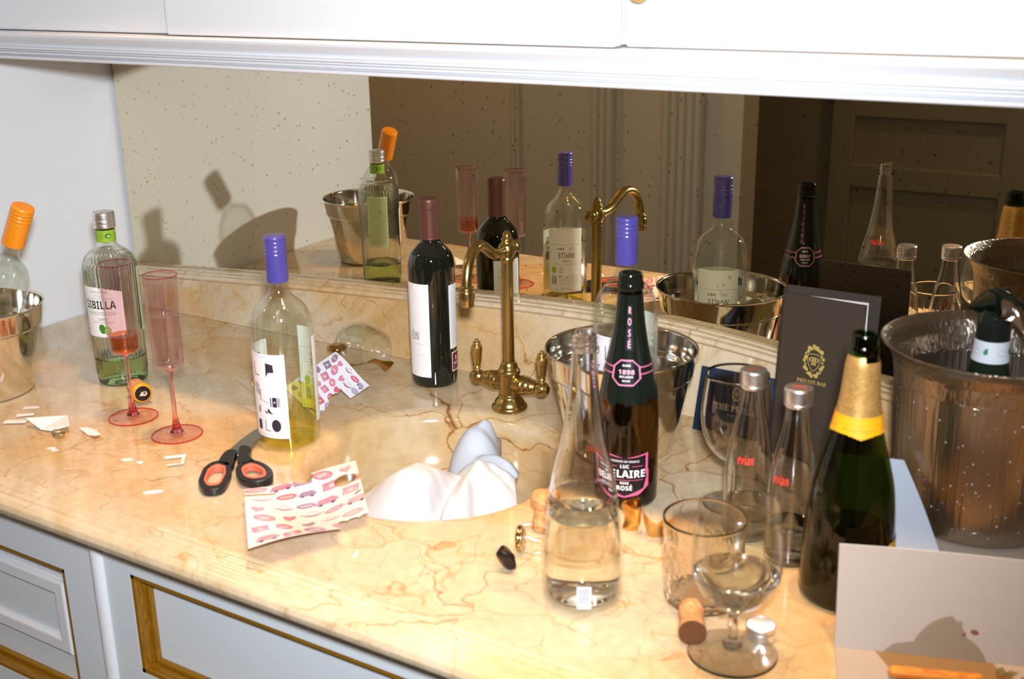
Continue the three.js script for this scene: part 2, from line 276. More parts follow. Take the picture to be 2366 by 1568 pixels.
// ---------------------------------------------------------------- cabinets below the counter
function baseCabinet(label, x0, x1, op, raised) {
  const o = thing('base_cabinet', label, 'cabinet', [0, 0, 0], 0, 'base cabinets');
  const Z = 0.66, d = 0.025, [a, b, t, u] = op;   // opening x from a to b, y from u (bottom) to t (top)
  const list = [bx(x0, a, FLOOR, -0.037, Z - d, Z), bx(b, x1, FLOOR, -0.037, Z - d, Z), bx(a, b, t, -0.037, Z - d, Z), bx(a, b, u - 0.16, u, Z - d, Z), bx(a, b, FLOOR, -0.8, Z - d, Z)];
  part(o, 'face_frame', merged(list), paintBlue);
  part(o, 'carcass', bx(x0, x1, FLOOR, -0.165, 0.03, Z - d - 0.012), paintBlue);
  const g = 0.006;
  const liner = (oa, ob, ot, ou) => merged([bx(oa, oa + g, ou, ot, Z - d, Z - 0.001), bx(ob - g, ob, ou, ot, Z - d, Z - 0.001), bx(oa, ob, ot - g, ot, Z - d, Z - 0.001), bx(oa, ob, ou, ou + g, Z - d, Z - 0.001),
    bx(oa + g, oa + g + 0.008, ou, ot, Z - d, Z - d + 0.008, 0.003), bx(oa, ob, ou + g, ou + g + 0.008, Z - d, Z - d + 0.008, 0.003)]);
  const dr = part(o, raised ? 'door_panel' : 'drawer_front', bx(a + 0.001, b - 0.001, u, t, Z - d - 0.012, Z - d), paintBlue);
  part(o, 'gold_moulding', liner(a, b, t, u), goldPaint, null, 'gold painted moulding');
  if (raised) {
    const fr = (w) => { const [p, q, r, s2] = raised; const sh = new THREE.Shape([V2(p, s2), V2(q, s2), V2(q, r), V2(p, r)]); sh.holes.push(new THREE.Path([V2(p + w, s2 + w), V2(p + w, r - w), V2(q - w, r - w), V2(q - w, s2 + w)])); const e = new THREE.ExtrudeGeometry(sh, { depth: 0.004, bevelEnabled: true, bevelThickness: 0.005, bevelSize: 0.004, bevelSegments: 3 }); e.translate(0, 0, Z - d); return e; };
    part(dr, 'panel_bead', fr(0.015), paintWhite);
  }
  const u2 = u - 0.16;
  part(o, 'lower_door', bx(a + 0.001, b - 0.001, -0.8, u2, Z - d - 0.012, Z - d), paintBlue);
  part(o, 'gold_moulding', liner(a, b, u2, -0.8), goldPaint, null, 'gold painted moulding');
  return o;
}
baseCabinet('blue-grey base cabinet with a raised beaded panel, next to the side wall', -1.858, -1.195, [-1.81, -1.262, -0.132, -0.349], [-1.77, -1.30, -0.176, -0.285]);
baseCabinet('blue-grey base cabinet with a wide gold-edged drawer under the sink', -1.178, -0.02, [-1.126, -0.08, -0.099, -0.246]);
baseCabinet('blue-grey base cabinet under the big steel bucket', -0.018, 0.98, [0.04, 0.93, -0.099, -0.246]);
{
  const g = new THREE.CylinderGeometry(0.011, 0.011, -0.037 - FLOOR, 16); g.scale(1, 1, 0.8);
  single('pilaster_bead', 'pale upright half-round bead between the two base cabinets', 'moulding', g, paintWhite, [-1.1865, (FLOOR - 0.037) / 2, 0.66]);
}
// ---------------------------------------------------------------- cabinets above the mirror
const CZ = 0.335;
function wallCabinet(label, x0, x1, z, knobX, knobSide) {
  const o = thing('wall_cabinet', label, 'cabinet', [0, 0, 0], 0, 'white wall cabinets');
  part(o, 'carcass', bx(x0, x1, 0.552, 1.5, 0.0, CZ - 0.022), paintWhite);
  const d = part(o, 'door', bx(x0 + 0.0012, x1 - 0.0012, 0.551, 1.49, z - 0.022, z, 0.004), paintWhite);
  if (knobX !== undefined) {
    const k = part(d, 'knob', lathe(smooth([[0, 0.026], [0.009, 0.025], [0.0135, 0.019], [0.012, 0.013], [0.006, 0.009], [0.006, 0.004], [0.010, 0.001], [0.010, 0]], 40), 32), brassBright, [knobX, 0.612, z]);
    k.rotation.x = Math.PI / 2;
  }
  return o;
}
wallCabinet('flat white wall cabinet door next to the side wall', -1.858, -1.302, CZ);
wallCabinet('white wall cabinet door standing proud of its neighbours over the sink', -1.300, -0.594, CZ + 0.016);
wallCabinet('white wall cabinet door with a round brass knob', -0.592, 0.25, CZ, -0.566);
wallCabinet('white wall cabinet beyond the door with the brass knob', 0.252, 0.99, CZ, 0.29);
{
  const pr = [[CZ - 0.06, 0.5505], [CZ + 0.024, 0.5495], [CZ + 0.027, 0.547], [CZ + 0.026, 0.543], [CZ + 0.020, 0.5375], [CZ + 0.015, 0.533], [CZ + 0.012, 0.5290], [CZ + 0.012, 0.5280], [CZ + 0.020, 0.5275], [CZ + 0.022, 0.5255], [CZ + 0.020, 0.5235], [CZ + 0.012, 0.523], [CZ + 0.012, 0.5205], [CZ + 0.019, 0.520], [CZ + 0.021, 0.518], [CZ + 0.019, 0.516], [CZ + 0.013, 0.5155], [CZ + 0.013, 0.514], [CZ + 0.020, 0.5135], [CZ + 0.023, 0.5110], [CZ + 0.021, 0.5085], [CZ + 0.014, 0.5075], [CZ - 0.30, 0.5075], [CZ - 0.33, 0.5075]];
  const o = thing('cabinet_cornice', 'white reeded moulding running below the wall cabinets', 'moulding');
  part(o, 'reeded_rail', runX(pr, -1.858, 0.99, 0.0006), paintWhite);
}

// ---------------------------------------------------------------- bottles and glasses
const faceCam = (x, z) => Math.atan2(-x, 1.5107 - z) / D;      // bearing of the room side, degrees from +z
function profileR(pr) { return (y) => { for (let i = 1; i < pr.length; i++) if (y <= pr[i][1] && pr[i][1] > pr[i - 1][1]) { const t = (y - pr[i - 1][1]) / (pr[i][1] - pr[i - 1][1]); return pr[i - 1][0] + (pr[i][0] - pr[i - 1][0]) * Math.max(0, t); } return pr[pr.length - 1][0]; }; }
// a sticker that follows a turned surface
function onTurned(rf, y0, y1, a0, a1, lift, keep, nu = 40, nv = 30) { return sheet((u, v) => { const y = y0 + (y1 - y0) * v, a = (a0 + (a1 - a0) * u) * D, r = rf(y) + lift; return V3(r * Math.sin(a), y, r * Math.cos(a)); }, nu, nv, keep); }
const lines = (g, x, y, w, n, step, color = '#777', th = 2) => { g.fillStyle = color; for (let k = 0; k < n; k++) { let p = x; while (p < x + w - 6) { const l = 8 + 26 * rnd(); g.fillRect(p, y + k * step, Math.min(l, x + w - p), th); p += l + 5; } } };
const bars = (g, x, y, w, h, c = '#222') => { g.fillStyle = c; let p = x; while (p < x + w) { const l = 1 + 4 * rnd(); g.fillRect(p, y, Math.min(l, x + w - p), h); p += l + 2 + 2 * rnd(); } };
const barsV = (g, x, y, w, h, c = '#222') => { g.fillStyle = c; let p = y; while (p < y + h) { const l = 1 + 3 * rnd(); g.fillRect(x, p, w, Math.min(l, y + h - p)); p += l + 2 + 2 * rnd(); } };
function screwCap(r, h, y0, ridges = 3) {   // long-skirted cap with rolled rings near its top
  const p = [[r * 0.97, y0], [r, y0 + 0.001], [r, y0 + h * 0.60]];
  for (let k = 0; k < ridges; k++) { const y = y0 + h * (0.62 + 0.09 * k); p.push([r * 0.965, y], [r * 0.965, y + h * 0.015], [r * 1.01, y + h * 0.03], [r * 1.01, y + h * 0.065], [r * 0.98, y + h * 0.08]); }
  p.push([r, y0 + h * 0.91], [r, y0 + h * 0.955], [r * 0.93, y0 + h * 0.99], [r * 0.75, y0 + h], [0, y0 + h]);
  return lathe(crisp(p, 0.0004), 48);
}
const wineProfile = smooth([[0, 0.012], [0.018, 0.009], [0.032, 0.0015], [0.038, 0.0005], [0.0418, 0.004], [0.043, 0.012], [0.0432, 0.06], [0.0432, 0.148], [0.0426, 0.165], [0.0405, 0.183], [0.0345, 0.198], [0.024, 0.2085], [0.0168, 0.216], [0.0135, 0.225], [0.0126, 0.236], [0.0126, 0.285]], 110);
const whiteFront = canvasTex(1024, 1100, (g, w, h) => {
  g.fillStyle = '#f2ecec'; g.fillRect(0, 0, w, h); g.strokeStyle = '#6b6470'; g.lineWidth = 3; g.strokeRect(34, 34, w - 68, h - 68);
  const c = '#2d2436';
  text(g, 'C', 150, 200, 'bold 150px sans-serif', c); text(g, 'U', 420, 200, '150px sans-serif', c);
  g.fillStyle = c; g.fillRect(560, 120, 12, 170); g.fillRect(560, 280, 90, 12);
  g.beginPath(); g.moveTo(770, 110); g.lineTo(870, 130); g.lineTo(880, 230); g.lineTo(800, 235); g.lineTo(765, 300); g.closePath(); g.fill();
  g.beginPath(); g.ellipse(170, 480, 80, 80, 0, 0, 7); g.fill();
  g.lineWidth = 9; g.strokeStyle = c; g.beginPath(); g.moveTo(350, 420); g.lineTo(470, 380); g.lineTo(420, 470); g.lineTo(520, 450); g.stroke();
  for (let k = 0; k < 7; k++) { g.fillRect(545 + k * 14, 380 + k * 4, 6, 150); }
  g.fillRect(640, 470, 14, 140); g.lineWidth = 6; g.beginPath(); g.moveTo(640, 600); g.lineTo(780, 640); g.stroke();
  g.fillRect(800, 560, 16, 120); g.fillRect(830, 556, 60, 128); g.fillRect(900, 560, 12, 120); g.fillRect(920, 562, 8, 116); g.fillStyle = '#efe8e8'; g.beginPath(); g.arc(860, 620, 12, 0, 7); g.fill(); g.fillStyle = c;
  g.fillRect(600, 690, 26, 90); g.beginPath(); g.moveTo(700, 740); g.lineTo(830, 790); g.lineTo(760, 700); g.lineTo(740, 790); g.closePath(); g.fill();
  g.fillRect(560, 880, 70, 130); g.fillRect(700, 870, 10, 140); g.fillRect(700, 1000, 80, 10);
  g.beginPath(); g.ellipse(860, 930, 62, 82, 0, 0, 7); g.fill();
});
const whiteBack = canvasTex(700, 1000, (g, w, h) => {
  g.fillStyle = '#e9e8e2'; g.fillRect(0, 0, w, h); g.strokeStyle = '#55505a'; g.lineWidth = 3; g.strokeRect(30, 250, w - 60, h - 280);
  text(g, 'CULO', 230, 315, '46px sans-serif', '#333'); text(g, 'PABLO', 440, 315, 'bold 46px sans-serif', '#222');
  text(g, 'WHITE', 330, 420, '118px sans-serif', '#2a2630'); text(g, 'VERDEJO', 340, 505, 'bold 34px sans-serif', '#2a2630');
  lines(g, 120, 545, 460, 3, 14, '#777', 3);
  g.fillStyle = '#a8b820'; g.beginPath(); g.arc(580, 650, 55, 0, 7); g.fill(); g.strokeStyle = '#4f8f63'; g.lineWidth = 7; g.beginPath(); g.arc(430, 650, 42, 0, 7); g.stroke(); g.fillStyle = '#4f8f63'; g.fillRect(424, 620, 12, 60);
  barsV(g, 520, 740, 110, 150, '#444'); lines(g, 80, 740, 400, 9, 18, '#8a8a8a', 4); text(g, 'DE LA TIERRA', 340, 945, '36px sans-serif', '#555');
});
const purpleCap = phys({ color: lin(0.075, 0.058, 0.29), roughness: 0.28, clearcoat: 0.6, clearcoatRoughness: 0.15 });
function wineBottle(name, label, pos, turn, level, group) {
  const o = thing(name, label, 'bottle', pos, 0, group);
  part(o, 'glass_body', lathe(hollow(wineProfile, 0.0018), 72), thinGlass);
  part(o, 'screw_cap', screwCap(0.0148, 0.064, 0.234), purpleCap, null, 'glossy purple screw cap');
  const f = part(o, 'front_label', onTurned(() => 0.0432, 0.020, 0.142, -104, 44, 0.0005, null, 60, 12), phys({ map: whiteFront, roughness: 0.6 }), null, 'white front label with purple letter shapes'); f.rotation.y = turn;
  const b = part(o, 'back_label', onTurned(() => 0.0432, 0.034, 0.158, 105, 195, 0.0005, null, 40, 12), phys({ map: whiteBack, roughness: 0.6 }), null, 'white back label with small print'); b.rotation.y = turn;
  if (level) part(o, 'wine', lathe([...wineProfile.filter((p) => p[1] < level && p[0] > 0.03 || p[1] < 0.011).map((p) => [Math.max(0, p[0] - 0.0022), p[1] + 0.0025]), [0.0409, level], [0.0402, level - 0.0004], [0, level - 0.0004]], 72), pane(lin(0.98, 0.95, 0.44), 0, { ior: 1.33 }), null, 'yellow white wine');
  return o;
}
wineBottle('wine_bottle', 'clear purple-capped wine bottle a quarter full of yellow wine beside the scissors', [-1.08, 0, 0.396], 0, 0.073, 'purple-capped wine bottles');
wineBottle('wine_bottle', 'empty clear purple-capped wine bottle standing in the small steel bucket', [-0.668, 0.024, 0.166], 12 * D, 0, 'purple-capped wine bottles');

// lime water bottle
{
  const pr = smooth([[0, 0.012], [0.02, 0.008], [0.033, 0.001], [0.0375, 0.002], [0.0392, 0.008], [0.0398, 0.06], [0.0405, 0.12], [0.0411, 0.18], [0.0408, 0.197], [0.0365, 0.208], [0.028, 0.217], [0.0195, 0.2235], [0.0155, 0.2285], [0.0142, 0.233], [0.0142, 0.256]], 90);
  const o = thing('water_bottle', 'pale green lime water bottle with a silver cap, against the side wall', 'bottle', [-1.493, 0, 0.343]);
  const g = lathe(hollow(pr, 0.0018), 160); { const p = g.attributes.position; for (let i = 0; i < p.count; i++) { const x = p.getX(i), y = p.getY(i), z = p.getZ(i), a = Math.atan2(x, z), r = Math.hypot(x, z) || 1, k = i / p.count > 0.5 * 0 && r > 0.0385 ? 0.0004 * Math.cos(40 * a) * (y > 0.02 && y < 0.2 ? 1 : 0) : 0; p.setXYZ(i, x * (1 + k / r), y, z * (1 + k / r)); } g.computeVertexNormals(); }
  part(o, 'glass_body', g, clearGreen);
  part(o, 'screw_cap', lathe(crisp([[0.0145, 0.2535], [0.0168, 0.2545], [0.0168, 0.259], [0.0162, 0.2595], [0.0162, 0.2605], [0.017, 0.261], [0.017, 0.266], [0.0165, 0.2665], [0.0165, 0.2675], [0.017, 0.268], [0.017, 0.277], [0.0158, 0.2793], [0, 0.2795]]), 48), silverCap);
  part(o, 'lime_water', lathe([...pr.filter((p) => p[1] < 0.042 && p[0] > 0.02 || p[1] < 0.011).map((p) => [Math.max(0, p[0] - 0.0011), p[1] + 0.0012]), [0.0385, 0.045], [0, 0.0447]], 64), solid(lin(0.70, 0.88, 0.42), 0.06));
  const th = 52;
  part(o, 'neck_label', wrap(0.0149, 0.0149, 0.2325, 0.2515, 0, 360), phys({ roughness: 0.5, map: canvasTex(512, 128, (c, w, h) => { c.fillStyle = '#8fb429'; c.fillRect(0, 0, w, h); for (let k = 0; k < 4; k++) { c.fillStyle = '#2f6b24'; c.beginPath(); c.arc(90 + k * 128, 60, 26, 0, 7); c.fill(); c.fillStyle = '#b9d45a'; c.beginPath(); c.arc(96 + k * 128, 62, 13, 0, 7); c.fill(); c.fillStyle = '#4c7a1c'; c.fillRect(20 + k * 128, 40, 30, 6); c.fillRect(20 + k * 128, 62, 36, 6); c.fillRect(20 + k * 128, 84, 26, 6); } }) }));
  const lab = canvasTex(1180, 820, (c, w, h) => {
    c.fillStyle = '#eceeea'; c.fillRect(0, 0, w, h);
    text(c, 'ACQUA LEGGERA', w * 0.64, 70, '44px serif', '#555'); text(c, 'D ITALIA', w * 0.64, 130, '36px serif', '#666'); lines(c, 480, 165, 540, 2, 16, '#777', 4);
    text(c, 'SIBILLA', w * 0.63, 270, 'bold 170px sans-serif', '#1f1f1d'); lines(c, 480, 375, 560, 3, 20, '#666', 6);
    text(c, 'Lime', w * 0.66, 480, '66px serif', '#333'); lines(c, 560, 525, 440, 2, 14, '#777', 4);
    c.fillStyle = '#3d7d25'; c.beginPath(); c.ellipse(760, 635, 62, 76, -0.4, 0, 7); c.fill(); c.fillStyle = '#6fae30'; c.beginPath(); c.arc(860, 660, 62, 0, 7); c.fill(); c.fillStyle = '#c9e08a'; c.beginPath(); c.arc(860, 660, 46, 0, 7); c.fill(); c.strokeStyle = '#6fae30'; c.lineWidth = 5; for (let k = 0; k < 4; k++) { c.beginPath(); c.moveTo(860 - 44 * Math.cos(k * 0.785), 660 - 44 * Math.sin(k * 0.785)); c.lineTo(860 + 44 * Math.cos(k * 0.785), 660 + 44 * Math.sin(k * 0.785)); c.stroke(); }
    lines(c, 560, 755, 420, 2, 18, '#777', 5);
  });
  const lf = (u, v) => { const e = Math.abs(u - 0.5) * 2, t = 0.06 + 0.05 * e * e; return v > (v > 0.5 ? -1 : t) && v < 1 - (0.10 * e * e); };
  part(o, 'front_label', onTurned(() => 0.0413, 0.079, 0.167, th - 124, th + 18, 0.0006, lf, 60, 60), phys({ map: lab, roughness: 0.55 }), null, 'white front label with a lime picture');
  part(o, 'back_label', onTurned(() => 0.0413, 0.085, 0.19, 118, 176, 0.0006, null, 30, 10), phys({ roughness: 0.6, map: canvasTex(400, 600, (c, w, h) => { c.fillStyle = '#cfdcae'; c.fillRect(0, 0, w, h); lines(c, 30, 30, 340, 26, 21, '#6d7d55', 6); }) }), null, 'pale back label with small print');
}

// red wine bottle
{
  const pr = smooth([[0, 0.02], [0.018, 0.016], [0.029, 0.002], [0.0335, 0.0008], [0.0362, 0.005], [0.0367, 0.012], [0.0367, 0.10], [0.0367, 0.185], [0.0362, 0.196], [0.0325, 0.212], [0.0225, 0.2245], [0.0165, 0.231], [0.0148, 0.238], [0.0143, 0.25], [0.0143, 0.296]], 90);
  const o = thing('red_wine_bottle', 'dark red-wine bottle with a copper-brown capsule behind the sink', 'bottle', [-1.042, 0, 0.096]);
  part(o, 'glass_body', lathe(pr, 72), phys({ color: lin(0.006, 0.008, 0.005), roughness: 0.055, ior: 1.52, clearcoat: 0.5, clearcoatRoughness: 0.05 }));
  part(o, 'capsule', lathe(crisp([[0.0152, 0.236], [0.0149, 0.238], [0.0146, 0.281], [0.0150, 0.2825], [0.0154, 0.285], [0.0154, 0.295], [0.0147, 0.2985], [0.0125, 0.2995], [0.009, 0.299], [0, 0.2988]], 0.0006), 48), phys({ color: lin(0.13, 0.045, 0.028), roughness: 0.4, metalness: 0.3 }));
  const th = faceCam(-1.042, 0.096);
  part(o, 'front_label', onTurned(() => 0.0367, 0.019, 0.171, th - 132, th - 9, 0.0005, null, 50, 8), phys({ roughness: 0.65, map: canvasTex(800, 1000, (c, w, h) => { c.fillStyle = '#efebea'; c.fillRect(0, 0, w, h); text(c, 'ÓN', 530, 560, '120px serif', '#3c3430'); lines(c, 500, 640, 260, 1, 20, '#b9b0aa', 4); lines(c, 520, 760, 240, 1, 20, '#c9c0ba', 3); }) }), null, 'plain white front label');
  part(o, 'back_label', onTurned(() => 0.0367, 0.062, 0.166, th + 43, th + 122, 0.0005, null, 40, 8), phys({ roughness: 0.65, map: canvasTex(500, 900, (c, w, h) => { c.fillStyle = '#e4e6e8'; c.fillRect(0, 0, w, h); lines(c, 40, 90, 400, 32, 24, '#8d9095', 6); text(c, 'Ó', 130, 46, '50px serif', '#555'); }) }), null, 'white back label with small print');
  part(o, 'seal_label', onTurned(() => 0.0367, 0.024, 0.056, th + 48, th + 84, 0.0005, null, 16, 6), phys({ roughness: 0.6, map: canvasTex(220, 260, (c, w, h) => { c.fillStyle = '#f0eaea'; c.fillRect(0, 0, w, h); c.fillStyle = '#6d1526'; c.fillRect(14, 14, w - 28, h - 28); c.fillStyle = '#e9c9cc'; c.beginPath(); c.ellipse(110, 90, 22, 34, 0, 0, 7); c.fill(); text(c, 'RIOJA', 110, 160, 'bold 48px sans-serif', '#f0dadd'); lines(c, 40, 205, 140, 2, 16, '#d9b3b8', 4); }) }), null, 'small dark red seal');
}

// sparkling rose bottle
{
  const pr = smooth([[0, 0.026], [0.015, 0.02], [0.028, 0.002], [0.0335, 0.0008], [0.0368, 0.005], [0.0374, 0.014], [0.0374, 0.09], [0.0368, 0.115], [0.0345, 0.145], [0.0285, 0.177], [0.0225, 0.205], [0.0180, 0.232], [0.0152, 0.262], [0.0143, 0.272], [0.0143, 0.2735]], 110);
  const rf = profileR(pr);
  const th = faceCam(-0.585, 0.321);
  const o = thing('sparkling_wine_bottle', 'black sparkling rosé bottle with a pink-edged shield label', 'bottle', [-0.585, 0, 0.321]);
  part(o, 'glass_body', lathe(pr, 80), pane(lin(0.34, 0.24, 0.09)));
  part(o, 'lip', lathe(crisp([[0.0143, 0.272], [0.0158, 0.273], [0.0160, 0.279], [0.0150, 0.2805], [0.0146, 0.282], [0.0147, 0.288], [0.0142, 0.2918], [0.0125, 0.2928], [0.0105, 0.292], [0.0100, 0.285], [0.0100, 0.25]], 0.0008), 48), phys({ color: lin(0.008, 0.009, 0.006), roughness: 0.03 }));
  part(o, 'neck_sleeve', onTurned(rf, 0.130, 0.268, 0, 360, 0.0004, (u, v) => v > 0.02 + 0.09 * noise2(u * 9, 3.3), 120, 60), phys({ color: lin(0.006, 0.010, 0.007), roughness: 0.16, clearcoat: 0.4 }), null, 'black neck sleeve with a torn lower edge');
  const letters = (s, c0) => canvasTex(160, 160 * s.length, (c, w, h) => { c.fillStyle = '#0b0f0c'; c.fillRect(0, 0, w, h); [...s].forEach((l, i) => text(c, l, 80, 80 + i * 160, 'bold 140px sans-serif', c0)); });
  part(o, 'neck_lettering', onTurned(rf, 0.203, 0.257, th - 13, th + 11, 0.0009, null, 10, 30), phys({ map: letters('ROSÉ', '#e7a8bd'), roughness: 0.3 }), null, 'pink upright neck lettering');
  part(o, 'neck_lettering', onTurned(rf, 0.196, 0.262, th + 135, th + 155, 0.0009, null, 10, 30), phys({ map: letters('BELAIRE', '#c4556a'), roughness: 0.3 }), null, 'pink upright neck lettering');
  for (const y of [0.1735, 0.1815]) part(o, 'neck_ring', wrap(rf(y) + 0.0009, rf(y + 0.0016) + 0.0009, y, y + 0.0016, 0, 360, 64), std(lin(0.60, 0.14, 0.28), 0.4));
  const oct = (u, v) => { const a = Math.abs(u - 0.5) * 2, b = Math.abs(v - 0.5) * 2; return a + b < 1.45; };
  const med = canvasTex(320, 360, (c, w, h) => { c.fillStyle = '#cf7f9f'; c.fillRect(0, 0, w, h); c.fillStyle = '#0d0c0e'; c.beginPath(); c.moveTo(90, 22); c.lineTo(230, 22); c.lineTo(298, 100); c.lineTo(298, 260); c.lineTo(230, 338); c.lineTo(90, 338); c.lineTo(22, 260); c.lineTo(22, 100); c.closePath(); c.fill(); text(c, 'RARE', 160, 80, 'bold 40px sans-serif', '#eee'); text(c, '1898', 160, 170, 'bold 84px sans-serif', '#e6b6c6'); text(c, 'BELAIRE', 160, 235, 'bold 38px sans-serif', '#eee'); text(c, 'ROSÉ', 160, 290, 'bold 34px sans-serif', '#eee'); });
  part(o, 'neck_medallion', onTurned(rf, 0.161, 0.192, th - 40, th + 28, 0.0013, oct, 60, 60), phys({ map: med, roughness: 0.3 }), null, 'pink-edged octagonal neck medallion');
  part(o, 'neck_medallion', onTurned(rf, 0.161, 0.192, th + 98, th + 160, 0.0013, oct, 60, 60), phys({ map: med, roughness: 0.3 }), null, 'pink-edged octagonal neck medallion');
  const shield = (m) => (u, v) => { const a = Math.abs(u - 0.5) * 2, top = 0.97 - 0.10 * (1 - a), low = a < 0.55 ? 0.03 + 0.10 * a : 0.085 + (a - 0.55) * 0.42, side = v > 0.6 ? 0.90 : 0.94; return v < top - m && v > low + m && a < side - 2 * m; };
  const st = canvasTex(600, 560, (c, w, h) => {
    c.fillStyle = '#d8628d'; c.fillRect(0, 0, w, h); c.fillStyle = '#131014';
    c.beginPath(); c.moveTo(58, 44); c.quadraticCurveTo(300, 96, 542, 44); c.lineTo(540, 240); c.lineTo(556, 300); c.lineTo(520, 440); c.lineTo(300, 528); c.lineTo(80, 440); c.lineTo(44, 300); c.lineTo(60, 240); c.closePath(); c.fill();
    text(c, 'PRODUCE OF FRANCE', 300, 112, 'bold 32px sans-serif', '#e8e2e4'); text(c, 'LUC', 300, 170, 'bold 56px sans-serif', '#f4f0f2'); c.fillStyle = '#d8628d'; c.fillRect(90, 168, 130, 6); c.fillRect(380, 168, 130, 6);
    text(c, 'BELAIRE', 300, 262, 'bold 122px sans-serif', '#fbf8fa'); c.fillStyle = '#d8628d'; c.fillRect(90, 332, 420, 6);
    text(c, 'RARE', 300, 370, 'bold 42px sans-serif', '#f0eaec'); text(c, 'ROSÉ', 300, 430, 'bold 74px sans-serif', '#fbf8fa');
  });
  part(o, 'shield_label', onTurned(rf, 0.016, 0.078, th - 55, th + 45, 0.0006, shield(0), 110, 80), phys({ map: st, roughness: 0.35 }), null, 'black shield label with a pink border');
}

// green champagne bottle
{
  const pr = smooth([[0, 0.03], [0.02, 0.022], [0.036, 0.002], [0.0425, 0.0008], [0.0468, 0.006], [0.0475, 0.016], [0.0472, 0.05], [0.0458, 0.08], [0.0440, 0.106], [0.0408, 0.13], [0.0345, 0.156], [0.0270, 0.183], [0.0222, 0.205], [0.0190, 0.225], [0.0172, 0.245], [0.0156, 0.262], [0.0132, 0.27], [0.0130, 0.272]], 110);
  const rf = profileR(pr), th = faceCam(-0.283, 0.412);
  const o = thing('champagne_bottle', 'green champagne bottle with gold foil and a yellow neck band', 'bottle', [-0.283, 0, 0.412]);
  part(o, 'glass_body', lathe(pr, 80), pane(lin(0.23, 0.31, 0.07)));
  part(o, 'champagne', lathe([...pr.filter((p) => p[1] < 0.075 && p[0] > 0.03 || p[1] < 0.028).map((p) => [Math.max(0, p[0] - 0.003), p[1] + 0.003]), [0.0435, 0.078], [0, 0.0777]], 64), pane(lin(0.80, 0.70, 0.35), 0, { ior: 1.33 }));
  part(o, 'lip', lathe(crisp([[0.0130, 0.268], [0.0150, 0.269], [0.0152, 0.276], [0.0138, 0.278], [0.0133, 0.281], [0.0134, 0.287], [0.0125, 0.2905], [0.0105, 0.291], [0.0092, 0.289], [0.0092, 0.262]], 0.0008), 48), pane(lin(0.10, 0.26, 0.05)));
  const goldTex = dataTex(128, 128, (u, v) => { const n = fbm(u * 40, v * 40, 2) - 0.5; return [205 + 40 * n, 160 + 40 * n, 92 + 30 * n]; });
  part(o, 'gold_foil', onTurned(rf, 0.203, 0.279, th - 178, th + 182, 0.0009, (u, v) => { const a = (u - 0.49) * 360; const notch = a > 12 && a < 95 ? 0.80 : 0.90 + 0.06 * noise2(u * 12, 1); return v < notch; }, 140, 60), phys({ map: goldTex, metalness: 0.55, roughness: 0.42 }), null, 'torn gold neck foil');
  part(o, 'neck_band', onTurned(rf, 0.185, 0.209, th - 180, th + 180, 0.0015, (u, v) => { const a = ((u - 0.5) * 360 + 400) % 90; return v > 0.10 + 0.16 * Math.abs(Math.sin(u * 12)); }, 100, 24), phys({ roughness: 0.5, map: canvasTex(1024, 128, (c, w, h) => { c.fillStyle = '#f6ae10'; c.fillRect(0, 0, w, h); c.fillStyle = '#c98a10'; c.fillRect(0, 10, w, 3); c.fillRect(0, 40, w, 3); for (const x of [260, 520, 780]) text(c, 'Veuve Clicquot', x, 66, 'italic 30px serif', '#b57a10'); }) }), null, 'yellow neck band');
  part(o, 'body_label', onTurned(rf, 0.012, 0.076, th + 58, th + 190, 0.0007, null, 40, 10), std(lin(0.62, 0.36, 0.02), 0.55), null, 'yellow body label');
}

